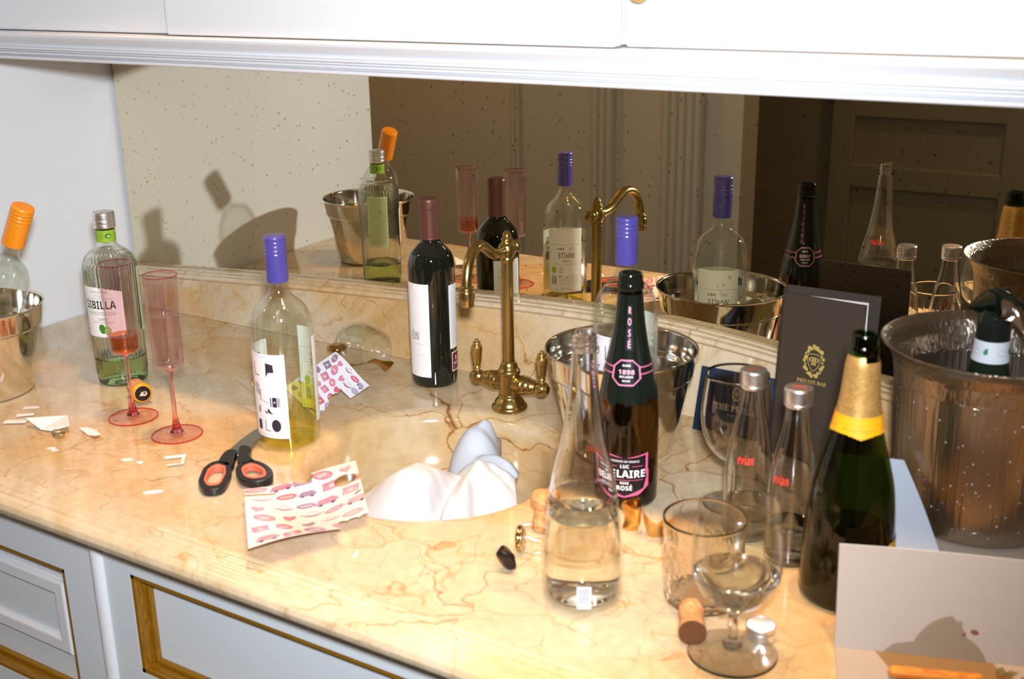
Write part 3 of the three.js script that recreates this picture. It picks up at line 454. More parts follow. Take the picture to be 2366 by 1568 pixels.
// spring-water bottles: one large and open, two small with silver caps
const redMark = canvasTex(300, 120, (c, w, h) => { c.clearRect(0, 0, w, h); text(c, 'evian', 150, 56, 'italic bold 100px sans-serif', '#e03a2c'); });
const redMarkMat = phys({ map: redMark, transparent: true, roughness: 0.5, side: THREE.DoubleSide });
{
  const pr = smooth([[0, 0.010], [0.02, 0.007], [0.034, 0.001], [0.039, 0.001], [0.0415, 0.005], [0.0424, 0.014], [0.0422, 0.03], [0.0405, 0.07], [0.0378, 0.10], [0.0318, 0.142], [0.0232, 0.178], [0.0180, 0.212], [0.0146, 0.245], [0.0128, 0.270], [0.0124, 0.2762]], 90);
  const rf = profileR(pr), o = thing('spring_water_bottle', 'tall open clear glass water bottle a third full, nearest the sink front', 'bottle', [-0.52, 0, 0.555]);
  part(o, 'glass_body', lathe(hollow(pr, 0.002, 0.004).filter((p) => p[1] < 0.112), 96), thinGlass);
  { const up = pr.filter((p) => p[1] > 0.1125); part(o, 'glass_neck', lathe([...up, ...up.slice().reverse().map((p) => [p[0] - 0.0021, p[1]]), up[0]], 96), glass); }
  part(o, 'finish', lathe(crisp([[0.0124, 0.2765], [0.0142, 0.2768], [0.0142, 0.279], [0.0128, 0.2795], [0.0128, 0.282], [0.0136, 0.283], [0.0128, 0.284], [0.0128, 0.287], [0.0135, 0.288], [0.0127, 0.289], [0.0127, 0.2935], [0.0115, 0.295], [0.0100, 0.294], [0.0100, 0.2765], [0.0124, 0.2765]], 0.0003), 48), glass);
  part(o, 'water', lathe([[0, 0.0145], [0.02, 0.0118], [0.034, 0.0062], [0.0378, 0.0065], [0.0396, 0.011], [0.0400, 0.02], [0.0398, 0.03], [0.0381, 0.07], [0.0356, 0.0975], [0.0352, 0.0978], [0.0345, 0.0968], [0.032, 0.0962], [0, 0.096]], 72), solid(lin(0.93, 0.97, 0.96), 0.4));
  const th = faceCam(-0.52, 0.555);
  part(o, 'barcode_sticker', onTurned(rf, 0.008, 0.034, th - 8, th + 12, 0.0008, null, 12, 10), phys({ roughness: 0.5, map: canvasTex(128, 256, (c, w, h) => { c.fillStyle = '#c9ccd0'; c.fillRect(0, 0, w, h); barsV(c, 16, 24, 96, 170, '#7c838c'); }) }));
  part(o, 'brand_mark', onTurned(rf, 0.150, 0.166, th + 120, th + 175, 0.0006, null, 20, 8), redMarkMat);
}
{
  const pr = smooth([[0, 0.008], [0.014, 0.006], [0.022, 0.001], [0.0255, 0.001], [0.0272, 0.005], [0.0276, 0.012], [0.0276, 0.05], [0.0268, 0.085], [0.0246, 0.108], [0.0212, 0.13], [0.0165, 0.152], [0.0138, 0.17], [0.0132, 0.184]], 80);
  const rf = profileR(pr);
  const make = (label, pos, turn) => {
    const o = thing('small_water_bottle', label, 'bottle', pos, turn, 'small silver-capped water bottles');
    part(o, 'glass_body', lathe(hollow(pr, 0.0018, 0.003), 72), glass);
    const cap = crisp([[0.0138, 0.1835], [0.0152, 0.184], [0.0154, 0.187], [0.0147, 0.1875], [0.0147, 0.189], [0.0155, 0.1895], [0.0155, 0.2025], [0.0142, 0.2048], [0, 0.205]], 0.0004), g = lathe(cap, 120);
    { const p = g.attributes.position; for (let i = 0; i < p.count; i++) { const x = p.getX(i), y = p.getY(i), z = p.getZ(i), r = Math.hypot(x, z); if (r > 0.014 && y > 0.190 && y < 0.202) { const k = 1 + 0.018 * Math.cos(60 * Math.atan2(x, z)); p.setX(i, x * k); p.setZ(i, z * k); } } g.computeVertexNormals(); }
    const c = part(o, 'screw_cap', g, silverCap);
    const d = new THREE.PlaneGeometry(0.017, 0.008); d.rotateX(-Math.PI / 2); d.rotateY(0.5); part(c, 'cap_print', d, redMarkMat, [0, 0.2054, 0]);
    part(o, 'brand_mark', onTurned(rf, 0.094, 0.112, -26, 24, 0.0006, null, 20, 8), redMarkMat);
    part(o, 'water', lathe([[0, 0.0115], [0.014, 0.0095], [0.022, 0.0035], [0.0252, 0.0045], [0.0264, 0.012], [0.0265, 0.0432], [0.0255, 0.043], [0, 0.043]], 48), solid(lin(0.93, 0.97, 0.96), 0.4));
    return o;
  };
  make('small silver-capped water bottle in front of the clear wine glass', [-0.422, 0, 0.336], (10) * D);
  make('small silver-capped water bottle in front of the brown menu folder', [-0.360, 0, 0.366], (-14) * D);
}

// pink champagne flutes
{
  const bowl = smooth([[0, 0.1035], [0.012, 0.1035], [0.0185, 0.1045], [0.0209, 0.108], [0.0216, 0.125], [0.0226, 0.18], [0.0237, 0.2385]], 50);
  const stem = smooth([[0, 0.104], [0.006, 0.1035], [0.0046, 0.098], [0.0034, 0.09], [0.0030, 0.06], [0.0034, 0.03], [0.0052, 0.018], [0.0078, 0.0085], [0.0095, 0.0055]], 50);
  const foot = smooth([[0.0095, 0.0055], [0.016, 0.0042], [0.030, 0.0028], [0.0352, 0.0022], [0.0357, 0.0014], [0.0350, 0.0007], [0.02, 0.0010], [0, 0.0012]], 50);
  const make = (label, pos, level, lm) => {
    const o = thing('champagne_flute', label, 'glass', pos, 0, 'pink champagne flutes');
    part(o, 'bowl', lathe(hollow(bowl, 0.0012), 72), pinkWall);
    part(o, 'rim', new THREE.TorusGeometry(0.0237, 0.0007, 8, 64).rotateX(Math.PI / 2), pinkRim, [0, 0.2385, 0]);
    part(o, 'stem', lathe([...stem, [0, 0.0055]], 32), pinkGlass);
    const f = part(o, 'foot', lathe(smooth([[0, 0.0032], [0.016, 0.0030], [0.030, 0.0022], [0.0355, 0.0014]], 30), 72), pinkFoot);
    part(f, 'foot_rim', new THREE.TorusGeometry(0.0354, 0.0009, 8, 72).rotateX(Math.PI / 2), pinkRim, [0, 0.0014, 0]);
    part(o, 'drink', lathe([[0, 0.1052], [0.017, 0.1062], [0.0192, 0.1088], [0.0202 + (level - 0.12) * 0.018, level], [0.0196 + (level - 0.12) * 0.018, level - 0.0004], [0, level - 0.0006]], 64), lm);
    return o;
  };
  make('pink champagne flute holding a little orange rosé', [-1.344, 0, 0.451], 0.131, pane(lin(0.97, 0.52, 0.24), 0, { ior: 1.33 }));
  make('pink champagne flute half full of clear bubbly', [-1.235, 0, 0.465], 0.182, pane(lin(0.99, 0.95, 0.94), 0, { ior: 1.33 }));
}

// stemmed wine glass, goblet and tumbler
{
  const o = thing('wine_glass', 'empty clear wine glass in front of the navy card', 'glass', [-0.465, 0, 0.272]);
  part(o, 'bowl', lathe(hollow(smooth([[0, 0.058], [0.01, 0.0595], [0.024, 0.069], [0.036, 0.088], [0.0418, 0.112], [0.0410, 0.14], [0.0375, 0.172]], 60), 0.0011), 80), glass);
  part(o, 'stem', lathe(smooth([[0, 0.0575], [0.008, 0.0575], [0.0045, 0.05], [0.0035, 0.03], [0.0045, 0.012], [0.010, 0.005]], 40), 32), solid(lin(0.9, 0.95, 0.93), 0.1, 1.5));
  part(o, 'foot', lathe(smooth([[0, 0.0052], [0.010, 0.005], [0.022, 0.0032], [0.034, 0.0018], [0.036, 0.0012], [0.034, 0.0006], [0, 0.0010]], 40), 64), glass);
}
{
  const o = thing('water_goblet', 'short-stemmed clear goblet with some water at the counter front', 'glass', [-0.342, 0, 0.578]);
  const b = smooth([[0, 0.050], [0.010, 0.0515], [0.022, 0.058], [0.0345, 0.071], [0.0420, 0.090], [0.0434, 0.108], [0.0415, 0.135], [0.0378, 0.160]], 60);
  part(o, 'bowl', lathe(hollow(b, 0.0012), 88), thinGlass);
  part(o, 'water', lathe([[0, 0.0508], [0.010, 0.0522], [0.0216, 0.0588], [0.0338, 0.0715], [0.0409, 0.088], [0.0400, 0.0882], [0, 0.0880]], 72), solid(lin(0.9, 0.96, 0.95), 0.4));
  part(o, 'stem', lathe(smooth([[0, 0.0500], [0.009, 0.0495], [0.0056, 0.044], [0.0042, 0.034], [0.0042, 0.024], [0.0050, 0.017], [0.0085, 0.0135], [0.0092, 0.0105], [0.0085, 0.008], [0.006, 0.0065], [0, 0.006]], 60), 40), solid(lin(0.9, 0.95, 0.93), 0.1, 1.5));
  part(o, 'foot', lathe(smooth([[0, 0.0068], [0.012, 0.0060], [0.028, 0.0036], [0.041, 0.0020], [0.0435, 0.0014], [0.041, 0.0007], [0, 0.0010]], 50), 80), glass);
}
{
  const o = thing('tumbler', 'clear tumbler with a beaded lower wall behind the goblet', 'glass', [-0.407, 0, 0.500]);
  const pr = smooth([[0, 0.004], [0.03, 0.0035], [0.0368, 0.002], [0.0392, 0.006], [0.0396, 0.02], [0.0410, 0.05], [0.0432, 0.097]], 90), g = lathe(hollow(pr, 0.0016, 0.008), 220);
  const p = g.attributes.position; for (let i = 0; i < p.count; i++) { const x = p.getX(i), y = p.getY(i), z = p.getZ(i), r = Math.hypot(x, z); if (r > 0.0389 && y > 0.006 && y < 0.062) { const row = Math.floor(y / 0.0075), a = Math.atan2(x, z) * 20 + (row % 2) * 0.5 * Math.PI * 2 / 2, k = 0.0009 * Math.pow(Math.max(0, Math.cos(a) * Math.sin((y / 0.0075 - row) * Math.PI)), 1); p.setX(i, x * (1 + k / r)); p.setZ(i, z * (1 + k / r)); } } g.computeVertexNormals();
  part(o, 'wall', g, glass);
}

// ---------------------------------------------------------------- ice buckets
{
  const out = crisp([[0, 0.004], [0.062, 0.004], [0.066, 0.001], [0.071, 0.001], [0.074, 0.006], [0.0935, 0.106], [0.0965, 0.108], [0.0975, 0.111], [0.1015, 0.139], [0.1040, 0.1415], [0.1048, 0.1432], [0.1035, 0.1442], [0.1005, 0.1415], [0.0960, 0.112], [0.0915, 0.105], [0.072, 0.009], [0.06, 0.008], [0, 0.008]], 0.0012);
  const make = (label, pos) => { const o = thing('ice_bucket', label, 'bucket', pos, 0, 'small steel ice buckets'); part(o, 'shell', lathe(out, 96), steel); part(o, 'band_seam', new THREE.TorusGeometry(0.0958, 0.0012, 8, 96).rotateX(Math.PI / 2), steel, [0, 0.1075, 0]); return o; };
  make('small polished steel bucket holding the empty purple-capped bottle', [-0.668, 0, 0.176]);
  make('small polished steel bucket holding the orange-capped bottle', [-1.642, 0, 0.492]);
}
{
  const o = thing('champagne_bucket', 'big dewy steel champagne bucket with a flared rim', 'bucket', [-0.195, 0.0312, 0.215]);
  const pr = crisp([[0, 0.004], [0.082, 0.004], [0.087, 0.001], [0.0905, 0.004], [0.0925, 0.02], [0.1005, 0.165], [0.1035, 0.185], [0.1095, 0.198], [0.1165, 0.2055], [0.1185, 0.2065], [0.1185, 0.2085], [0.1160, 0.2085], [0.1080, 0.1995], [0.1015, 0.185], [0.0985, 0.165], [0.0905, 0.02], [0.085, 0.008], [0, 0.008]], 0.0015);
  const dew = dataTex(512, 512, (u, v) => { const n = fbm(u * 60, v * 60, 2), s = Math.max(0, n - 0.45) * 420, st = 40 * (fbm(u * 90, v * 8, 2) - 0.5); const q = clamp8(90 + s + st); return [q, q, q]; }, false, [3, 1]);
  part(o, 'shell', lathe(pr, 128), metal(lin(0.45, 0.38, 0.30), 0.3, { roughness: 0.30, bumpMap: dew, bumpScale: 0.0007 }));
  const drops = []; const dg = new THREE.SphereGeometry(1, 7, 5);
  for (let k = 0; k < 420; k++) { const a = rr(-100, 80) * D, y = rr(0.012, 0.175), r = 0.0922 + (y - 0.02) * 0.0555, s = 0.0003 + 0.0007 * Math.pow(rnd(), 3); const g = dg.clone(); g.scale(s, s * rr(1, 1.6), s * 0.7); g.rotateY(a); g.translate(r * Math.sin(a), y, r * Math.cos(a)); drops.push(g); }
  const dm = part(o, 'condensation_drops', merged(drops), phys({ color: lin(0.85, 0.86, 0.88), roughness: 0.03, metalness: 0.4 })); dm.userData.kind = 'stuff';
  // tray below it
  const t = thing('serving_tray', 'grey-brown paper-lined tray under the big steel bucket', 'tray', [0, 0, 0]);
  part(t, 'tray_board', bx(-0.285, 0.35, 0.001, 0.028, 0.06, 0.36, 0.004), std(lin(0.20, 0.16, 0.125), 0.7));
  part(t, 'paper_liner', bx(-0.28, 0.345, 0.0282, 0.0306, 0.065, 0.357), std(lin(0.36, 0.29, 0.23), 0.8));
  // bottle inside
  const b = thing('champagne_bottle', 'dark champagne bottle with torn black foil standing in the big bucket', 'bottle', [-0.198, 0.042, 0.205]);
  const bp = smooth([[0, 0.012], [0.03, 0.001], [0.040, 0.002], [0.0425, 0.01], [0.0425, 0.08], [0.040, 0.105], [0.031, 0.135], [0.0225, 0.158], [0.0190, 0.178], [0.0175, 0.20], [0.0165, 0.222], [0.0150, 0.232]], 80), rf = profileR(bp);
  part(b, 'glass_body', lathe(bp, 64), phys({ color: lin(0.006, 0.014, 0.007), roughness: 0.055, clearcoat: 0.4 }));
  part(b, 'neck_label', onTurned(rf, 0.174, 0.198, 0, 360, 0.0008, null, 60, 6), phys({ roughness: 0.55, map: canvasTex(512, 128, (c, w, h) => { c.fillStyle = '#d5dde2'; c.fillRect(0, 0, w, h); c.strokeStyle = '#a9b7c0'; c.lineWidth = 3; for (let k = 0; k < 4; k++) { c.beginPath(); c.ellipse(70 + 128 * k, 66, 28, 16, 0, 0, 7); c.stroke(); c.fillStyle = '#2f8a63'; c.beginPath(); c.ellipse(120 + k * 128, 60, 12, 20, 0.3, 0, 7); c.fill(); } }) }), null, 'pale blue-white neck label');
  part(b, 'foil_sleeve', onTurned(rf, 0.199, 0.234, 0, 360, 0.0010, (u, v) => v < 0.72 + 0.4 * noise2(u * 11, 5), 90, 30), phys({ color: lin(0.008, 0.012, 0.010), roughness: 0.2, clearcoat: 0.5 }));
  const cap = crumple(new THREE.SphereGeometry(0.019, 28, 20).toNonIndexed(), 0.022, 75, 2); cap.scale(1.05, 0.95, 1);
  part(b, 'crumpled_foil', cap, phys({ color: lin(0.010, 0.016, 0.008), roughness: 0.12, metalness: 0.3, clearcoat: 0.6 }), [0.004, 0.236, 0], 'crumpled black foil');
  const fl = crumple(sheet((u, v) => V3((u - 0.5) * 0.045, (v - 0.5) * 0.028 + 0.008 * Math.sin(u * 5), 0.012 * Math.sin(v * 3 + u * 2)), 14, 10).toNonIndexed(), 0.010, 90, 4);
  const flm = part(b, 'foil_flap', fl, metal(lin(0.62, 0.52, 0.44), 0.22), [0.026, 0.226, 0.012], 'silver inside of the foil'); flm.rotation.set(-0.5, 0.3, -0.2);
}
// orange-capped bottle leaning in the bucket by the side wall
{
  const o = thing('wine_bottle', 'clear bottle with a bright orange cap leaning out of a steel bucket', 'bottle', [-1.656, 0.0265, 0.496]);
  const pr = wineProfile.map(([r, y]) => [r * 0.93, y]);
  part(o, 'glass_body', lathe(hollow(pr, 0.0018), 64), thinGlass);
  part(o, 'screw_cap', screwCap(0.0172, 0.066, 0.238), phys({ color: lin(0.85, 0.27, 0.008), roughness: 0.32, clearcoat: 0.4 }), null, 'bright orange screw cap');
  o.quaternion.setFromUnitVectors(V3(0, 1, 0), V3(0.385, 0.905, -0.155).normalize());
}

// ---------------------------------------------------------------- brass tap
{
  const o = thing('brass_tap', 'antique brass two-handled tap with a curved spout behind the sink', 'tap', [-0.874, 0, 0.138]);
  part(o, 'base', lathe(crisp([[0, 0.0005], [0.0265, 0.0005], [0.0275, 0.003], [0.0265, 0.007], [0.0235, 0.009], [0.0225, 0.013], [0.018, 0.019], [0.0165, 0.021], [0.0168, 0.0235], [0.0158, 0.026], [0.0158, 0.056], [0.0172, 0.058], [0.0168, 0.062], [0.0135, 0.066], [0.0128, 0.071], [0.0118, 0.0735], [0.0100, 0.077], [0, 0.078]], 0.0008), 48), brass);
  part(o, 'column', lathe(crisp([[0.0086, 0.075], [0.0086, 0.228], [0.0102, 0.230], [0.0102, 0.234], [0.0090, 0.236], [0.0122, 0.241], [0.0132, 0.247], [0.0118, 0.2535], [0.0085, 0.2565], [0.0080, 0.259], [0.0088, 0.2605], [0.0088, 0.263], [0.0066, 0.265], [0.0062, 0.2665], [0.0070, 0.268], [0.0058, 0.2705], [0.0032, 0.2745], [0, 0.275]], 0.0006), 40), brass);
  part(o, 'spout', tube([[0, 0.247, 0.006], [0.001, 0.246, 0.022], [0.003, 0.250, 0.042], [0.006, 0.264, 0.066], [0.009, 0.2715, 0.085], [0.012, 0.268, 0.105], [0.014, 0.255, 0.119], [0.0155, 0.238, 0.1265], [0.016, 0.222, 0.129]], 0.0075, 60, 20), brass);
  part(o, 'nozzle', lathe(crisp([[0.0075, 0.226], [0.0085, 0.2245], [0.0105, 0.223], [0.0108, 0.2195], [0.0098, 0.2185], [0.0112, 0.217], [0.0114, 0.207], [0.0100, 0.2055], [0.0098, 0.197], [0.0085, 0.1965], [0.0075, 0.2]], 0.0005), 36), brass, [0.016, 0, 0.129]);
  const k = part(o, 'rear_knob', lathe(smooth([[0.006, 0], [0.005, 0.010], [0.0085, 0.014], [0.0095, 0.019], [0.0065, 0.0235], [0, 0.0245]], 30), 28), brass, [0, 0.247, -0.006]); k.rotation.x = -Math.PI / 2;
  for (const s of [-1, 1]) {
    const arm = part(o, 'valve_arm', lathe(crisp([[0.0125, 0.010], [0.0135, 0.014], [0.0135, 0.018], [0.0148, 0.020], [0.0150, 0.026], [0.0132, 0.028], [0.0142, 0.031], [0.0132, 0.035], [0.0112, 0.037], [0.0118, 0.041], [0.0095, 0.045], [0.0075, 0.047], [0.0105, 0.051], [0.0118, 0.057], [0.0100, 0.063], [0.0068, 0.066], [0.0055, 0.068], [0, 0.0685]], 0.0007), 36), brass, [0, 0.042, 0]); arm.rotation.z = -s * Math.PI / 2;
    part(o, 'lever', lathe(smooth([[0.0075, 0.047], [0.0065, 0.051], [0.0040, 0.054], [0.0058, 0.057], [0.0048, 0.0595], [0.0062, 0.064], [0.0078, 0.078], [0.0086, 0.088], [0.0080, 0.091], [0.0058, 0.0925], [0.0064, 0.0945], [0.0058, 0.097], [0.0030, 0.0985], [0.0030, 0.101], [0, 0.1015]], 70), 32), brassBright, [s * 0.057, 0, 0]);
  }
}
// white cloth in the sink
{
  const gs = (x, z, cx, cz, sx, sz) => Math.exp(-((x - cx) ** 2) / (2 * sx * sx) - ((z - cz) ** 2) / (2 * sz * sz));
  const H = (x, z) => {
    const r = Math.hypot(x - SINK[0], z - SINK[1]);
    const hump = (cx, cz, rx, rz, top, bot) => { const q = ((x - cx) / rx) ** 2 + ((z - cz) / rz) ** 2; return bot + (top - bot) * Math.sqrt(Math.max(0, 1 - q)); };
    const sm = (...l) => { const k = 90; return Math.log(l.reduce((t, v) => t + Math.exp(k * v), 0)) / k; };
    let h = sm(hump(-0.835, 0.420, 0.112, 0.115, 0.012, -0.11), hump(-0.765, 0.372, 0.066, 0.095, 0.014, -0.11), hump(-0.792, 0.322, 0.060, 0.042, 0.012, -0.09), hump(-0.838, 0.285, 0.042, 0.036, 0.028, -0.07), hump(-0.835, 0.262, 0.020, 0.024, 0.034, -0.07));
    const fold = (x0, z0, x1, z1, w, d) => { const dx = x1 - x0, dz = z1 - z0, l = Math.hypot(dx, dz), t = ((x - x0) * dx + (z - z0) * dz) / (l * l), n = ((x - x0) * dz - (z - z0) * dx) / l; return t < -0.1 || t > 1.1 ? 0 : d * Math.exp(-n * n / (2 * w * w)) * Math.sin(Math.PI * Math.max(0, Math.min(1, (t + 0.1) / 1.2))); };
    h += 0.014 * (fbm(x * 20, z * 20, 3) - 0.5) - fold(-0.862, 0.318, -0.745, 0.330, 0.004, 0.024) - fold(-0.812, 0.37, -0.775, 0.52, 0.007, 0.040) - fold(-0.775, 0.38, -0.715, 0.46, 0.007, 0.028) - fold(-0.80, 0.34, -0.735, 0.36, 0.004, 0.016) + fold(-0.85, 0.37, -0.83, 0.52, 0.022, 0.012) + fold(-0.785, 0.34, -0.745, 0.47, 0.009, 0.020) - fold(-0.91, 0.46, -0.86, 0.36, 0.014, 0.008) - 0.6 * Math.max(0, z - 0.44) ;
    return Math.max(h, basinY(r) + 0.004);
  };
  const f = (u, v) => { const a = u * Math.PI * 2, m = 0.138 * (1 - 0.28 * Math.max(0, Math.cos(a + 0.75))) * (1 + 0.10 * Math.sin(3 * a + 0.5) + 0.05 * Math.sin(7 * a)), q = v * m, x = -0.822 + q * Math.cos(a) * 0.92, z = 0.372 + q * Math.sin(a) * 1.15; let px = x, pz = z; const d = Math.hypot(px - SINK[0], pz - SINK[1]), lim = 0.157; if (d > lim) { px = SINK[0] + (px - SINK[0]) / d * lim; pz = SINK[1] + (pz - SINK[1]) / d * lim; } return V3(px, H(px, pz), pz); };
  const g = sheet(f, 200, 120); const tb = dataTex(256, 256, (u, v) => { const n = 128 + 110 * (fbm(u * 110, v * 110, 2) - 0.5); return [n, n, n]; }, false, [6, 4]);
  single('white_cloth', 'rumpled white towelling cloth bunched up in the sink', 'cloth', g, phys({ color: lin(0.58, 0.60, 0.64), roughness: 0.95, sheen: 0.4, sheenRoughness: 0.8, bumpMap: tb, bumpScale: 0.0007 }));
}

// ---------------------------------------------------------------- scissors
{
  const o = thing('scissors', 'black and coral handled scissors lying half open beside the wine bottle', 'scissors', [0, 0, 0]);
  const black = phys({ color: lin(0.012, 0.012, 0.013), roughness: 0.35 }), coral = phys({ color: lin(0.75, 0.16, 0.09), roughness: 0.5 }), blade = metal(lin(0.45, 0.43, 0.40), 0.2);
  const loop = (pts, hole, y0, y1, m, bev) => { const s = new THREE.Shape(); const c = new THREE.CatmullRomCurve3(pts.map((p) => V3(p[0], p[1], 0)), true, 'centripetal').getPoints(60); c.forEach((p, i) => i ? s.lineTo(p.x, -p.y) : s.moveTo(p.x, -p.y)); if (hole) { const q = new THREE.Path(); const d = new THREE.CatmullRomCurve3(hole.map((p) => V3(p[0], p[1], 0)), true, 'centripetal').getPoints(50); d.forEach((p, i) => i ? q.lineTo(p.x, -p.y) : q.moveTo(p.x, -p.y)); s.holes.push(q); } const g = new THREE.ExtrudeGeometry(s, { depth: y1 - y0 - 2 * bev, bevelEnabled: true, bevelThickness: bev, bevelSize: bev, bevelSegments: 4, curveSegments: 10 }); g.rotateX(-Math.PI / 2); g.translate(0, y0 + bev, 0); return g; };
  const inset = (pts, k) => { const cx = pts.reduce((a, p) => a + p[0], 0) / pts.length, cz = pts.reduce((a, p) => a + p[1], 0) / pts.length; return pts.map((p) => [cx + (p[0] - cx) * k, cz + (p[1] - cz) * k]); };
  const L = [[-1.070, 0.577], [-1.046, 0.588], [-1.035, 0.577], [-1.048, 0.550], [-1.068, 0.526], [-1.088, 0.513], [-1.100, 0.522], [-1.098, 0.540], [-1.086, 0.558]];
  const Rr = [[-1.046, 0.533], [-1.026, 0.545], [-1.006, 0.543], [-0.997, 0.526], [-1.010, 0.509], [-1.035, 0.497], [-1.056, 0.497], [-1.062, 0.510], [-1.057, 0.523]];
  part(o, 'handle', loop(L, inset(L, 0.80), 0.001, 0.011, black, 0.002), black, null, 'black handle loop');
  part(o, 'handle_inset', loop(inset(L, 0.81), inset(L, 0.62), 0.0016, 0.0104, coral, 0.001), coral, null, 'coral grip lining');
  part(o, 'handle', loop(Rr, inset(Rr, 0.78), 0.003, 0.013, black, 0.002), black, null, 'black handle loop');
  part(o, 'handle_inset', loop(inset(Rr, 0.79), inset(Rr, 0.58), 0.0036, 0.0124, coral, 0.001), coral, null, 'coral grip lining');
  part(o, 'handle_shank', loop([[-1.090, 0.522], [-1.101, 0.510], [-1.112, 0.484], [-1.104, 0.480], [-1.090, 0.497], [-1.074, 0.520]], null, 0.001, 0.011, black, 0.002), black);
  part(o, 'handle_shank', loop([[-1.063, 0.510], [-1.084, 0.492], [-1.103, 0.468], [-1.091, 0.466], [-1.074, 0.486], [-1.050, 0.500]], null, 0.003, 0.013, black, 0.002), black);
  part(o, 'blade', loop([[-1.098, 0.486], [-1.116, 0.480], [-1.130, 0.450], [-1.1415, 0.400], [-1.1395, 0.398], [-1.119, 0.430], [-1.096, 0.470]], null, 0.003, 0.0052, blade, 0.0004), blade);
  part(o, 'blade', loop([[-1.105, 0.482], [-1.094, 0.470], [-1.105, 0.440], [-1.126, 0.394], [-1.1285, 0.395], [-1.1255, 0.430], [-1.118, 0.468]], null, 0.0054, 0.0076, blade, 0.0004), blade);
  part(o, 'pivot_screw', lathe(crisp([[0.0045, 0.0074], [0.0045, 0.0088], [0.0036, 0.0094], [0, 0.0094]]), 20), metal(lin(0.12, 0.11, 0.1), 0.3), [-1.107, 0, 0.462]);
}

// ---------------------------------------------------------------- sticker sheets and scraps
const stickerTex = (bg, hue) => canvasTex(1024, 1024, (c, w, h) => {
  c.fillStyle = bg; c.fillRect(0, 0, w, h);
  const col = hue ? ['#e48a96', '#d76a78', '#a9a6c4', '#8f8499', '#d98a9c'] : ['#e58f9c', '#dd7486', '#9a84a6', '#c78aa0', '#e9a3aa'];
  const blob = (x, y, s, k) => {
    c.save(); c.translate(x, y); c.rotate(-0.25 + 0.5 * rnd()); c.fillStyle = col[k % 5]; c.strokeStyle = '#7d5f78'; c.lineWidth = 4;
    const kind = k % 6; c.beginPath();
    if (kind === 0) { c.ellipse(0, 0, s, s * 0.42, 0, 0, 7); c.fill(); c.stroke(); c.fillStyle = '#f6e4e6'; c.fillRect(-s * 0.6, -6, s * 1.2, 10); }
    else if (kind === 1) { c.moveTo(-s, s * 0.3); c.lineTo(-s * 0.6, -s * 0.3); c.lineTo(s * 0.5, -s * 0.4); c.lineTo(s, s * 0.1); c.lineTo(s * 0.7, s * 0.4); c.closePath(); c.fill(); c.stroke(); c.fillStyle = '#5d5570'; c.beginPath(); c.arc(-s * 0.5, s * 0.35, s * 0.18, 0, 7); c.arc(s * 0.5, s * 0.38, s * 0.18, 0, 7); c.fill(); }
    else if (kind === 2) { c.rect(-s * 0.8, -s * 0.5, s * 1.6, s); c.fill(); c.stroke(); c.fillStyle = '#e7c3cb'; c.beginPath(); c.arc(0, 0, s * 0.25, 0, 7); c.fill(); lines(c, -s * 0.7, -s * 0.4, s * 1.4, 3, 14, '#6d5a80', 4); }
    else if (kind === 3) { c.ellipse(0, 0, s * 0.9, s * 0.5, 0.6, 0, 7); c.fill(); c.lineWidth = 10; c.strokeStyle = '#c4566c'; c.stroke(); lines(c, -s * 0.4, -s * 0.1, s * 0.8, 2, 18, '#fff', 7); }
    else if (kind === 4) { c.moveTo(0, s * 0.6); c.bezierCurveTo(-s, 0, -s * 0.6, -s * 0.7, 0, -s * 0.2); c.bezierCurveTo(s * 0.6, -s * 0.7, s, 0, 0, s * 0.6); c.fill(); c.stroke(); }
    else { c.moveTo(-s, -s * 0.2); c.quadraticCurveTo(0, s * 0.7, s, -s * 0.2); c.quadraticCurveTo(0, s * 0.2, -s, -s * 0.2); c.fill(); c.stroke(); c.lineWidth = 6; c.beginPath(); c.arc(0, -s * 0.2, s * 0.4, 3.3, 6.1); c.stroke(); }
    c.restore();
  };
  let k = hue; for (let j = 0; j < 6; j++) for (let i = 0; i < 5; i++) { blob(110 + i * 200 + 40 * (j % 2) + rr(-18, 18), 95 + j * 168 + rr(-14, 14), rr(84, 112), k++); }
  for (let q = 0; q < 120; q++) { c.fillStyle = col[q % 5]; c.beginPath(); c.arc(w * rnd(), h * rnd(), 2 + 4 * rnd(), 0, 7); c.fill(); }
});
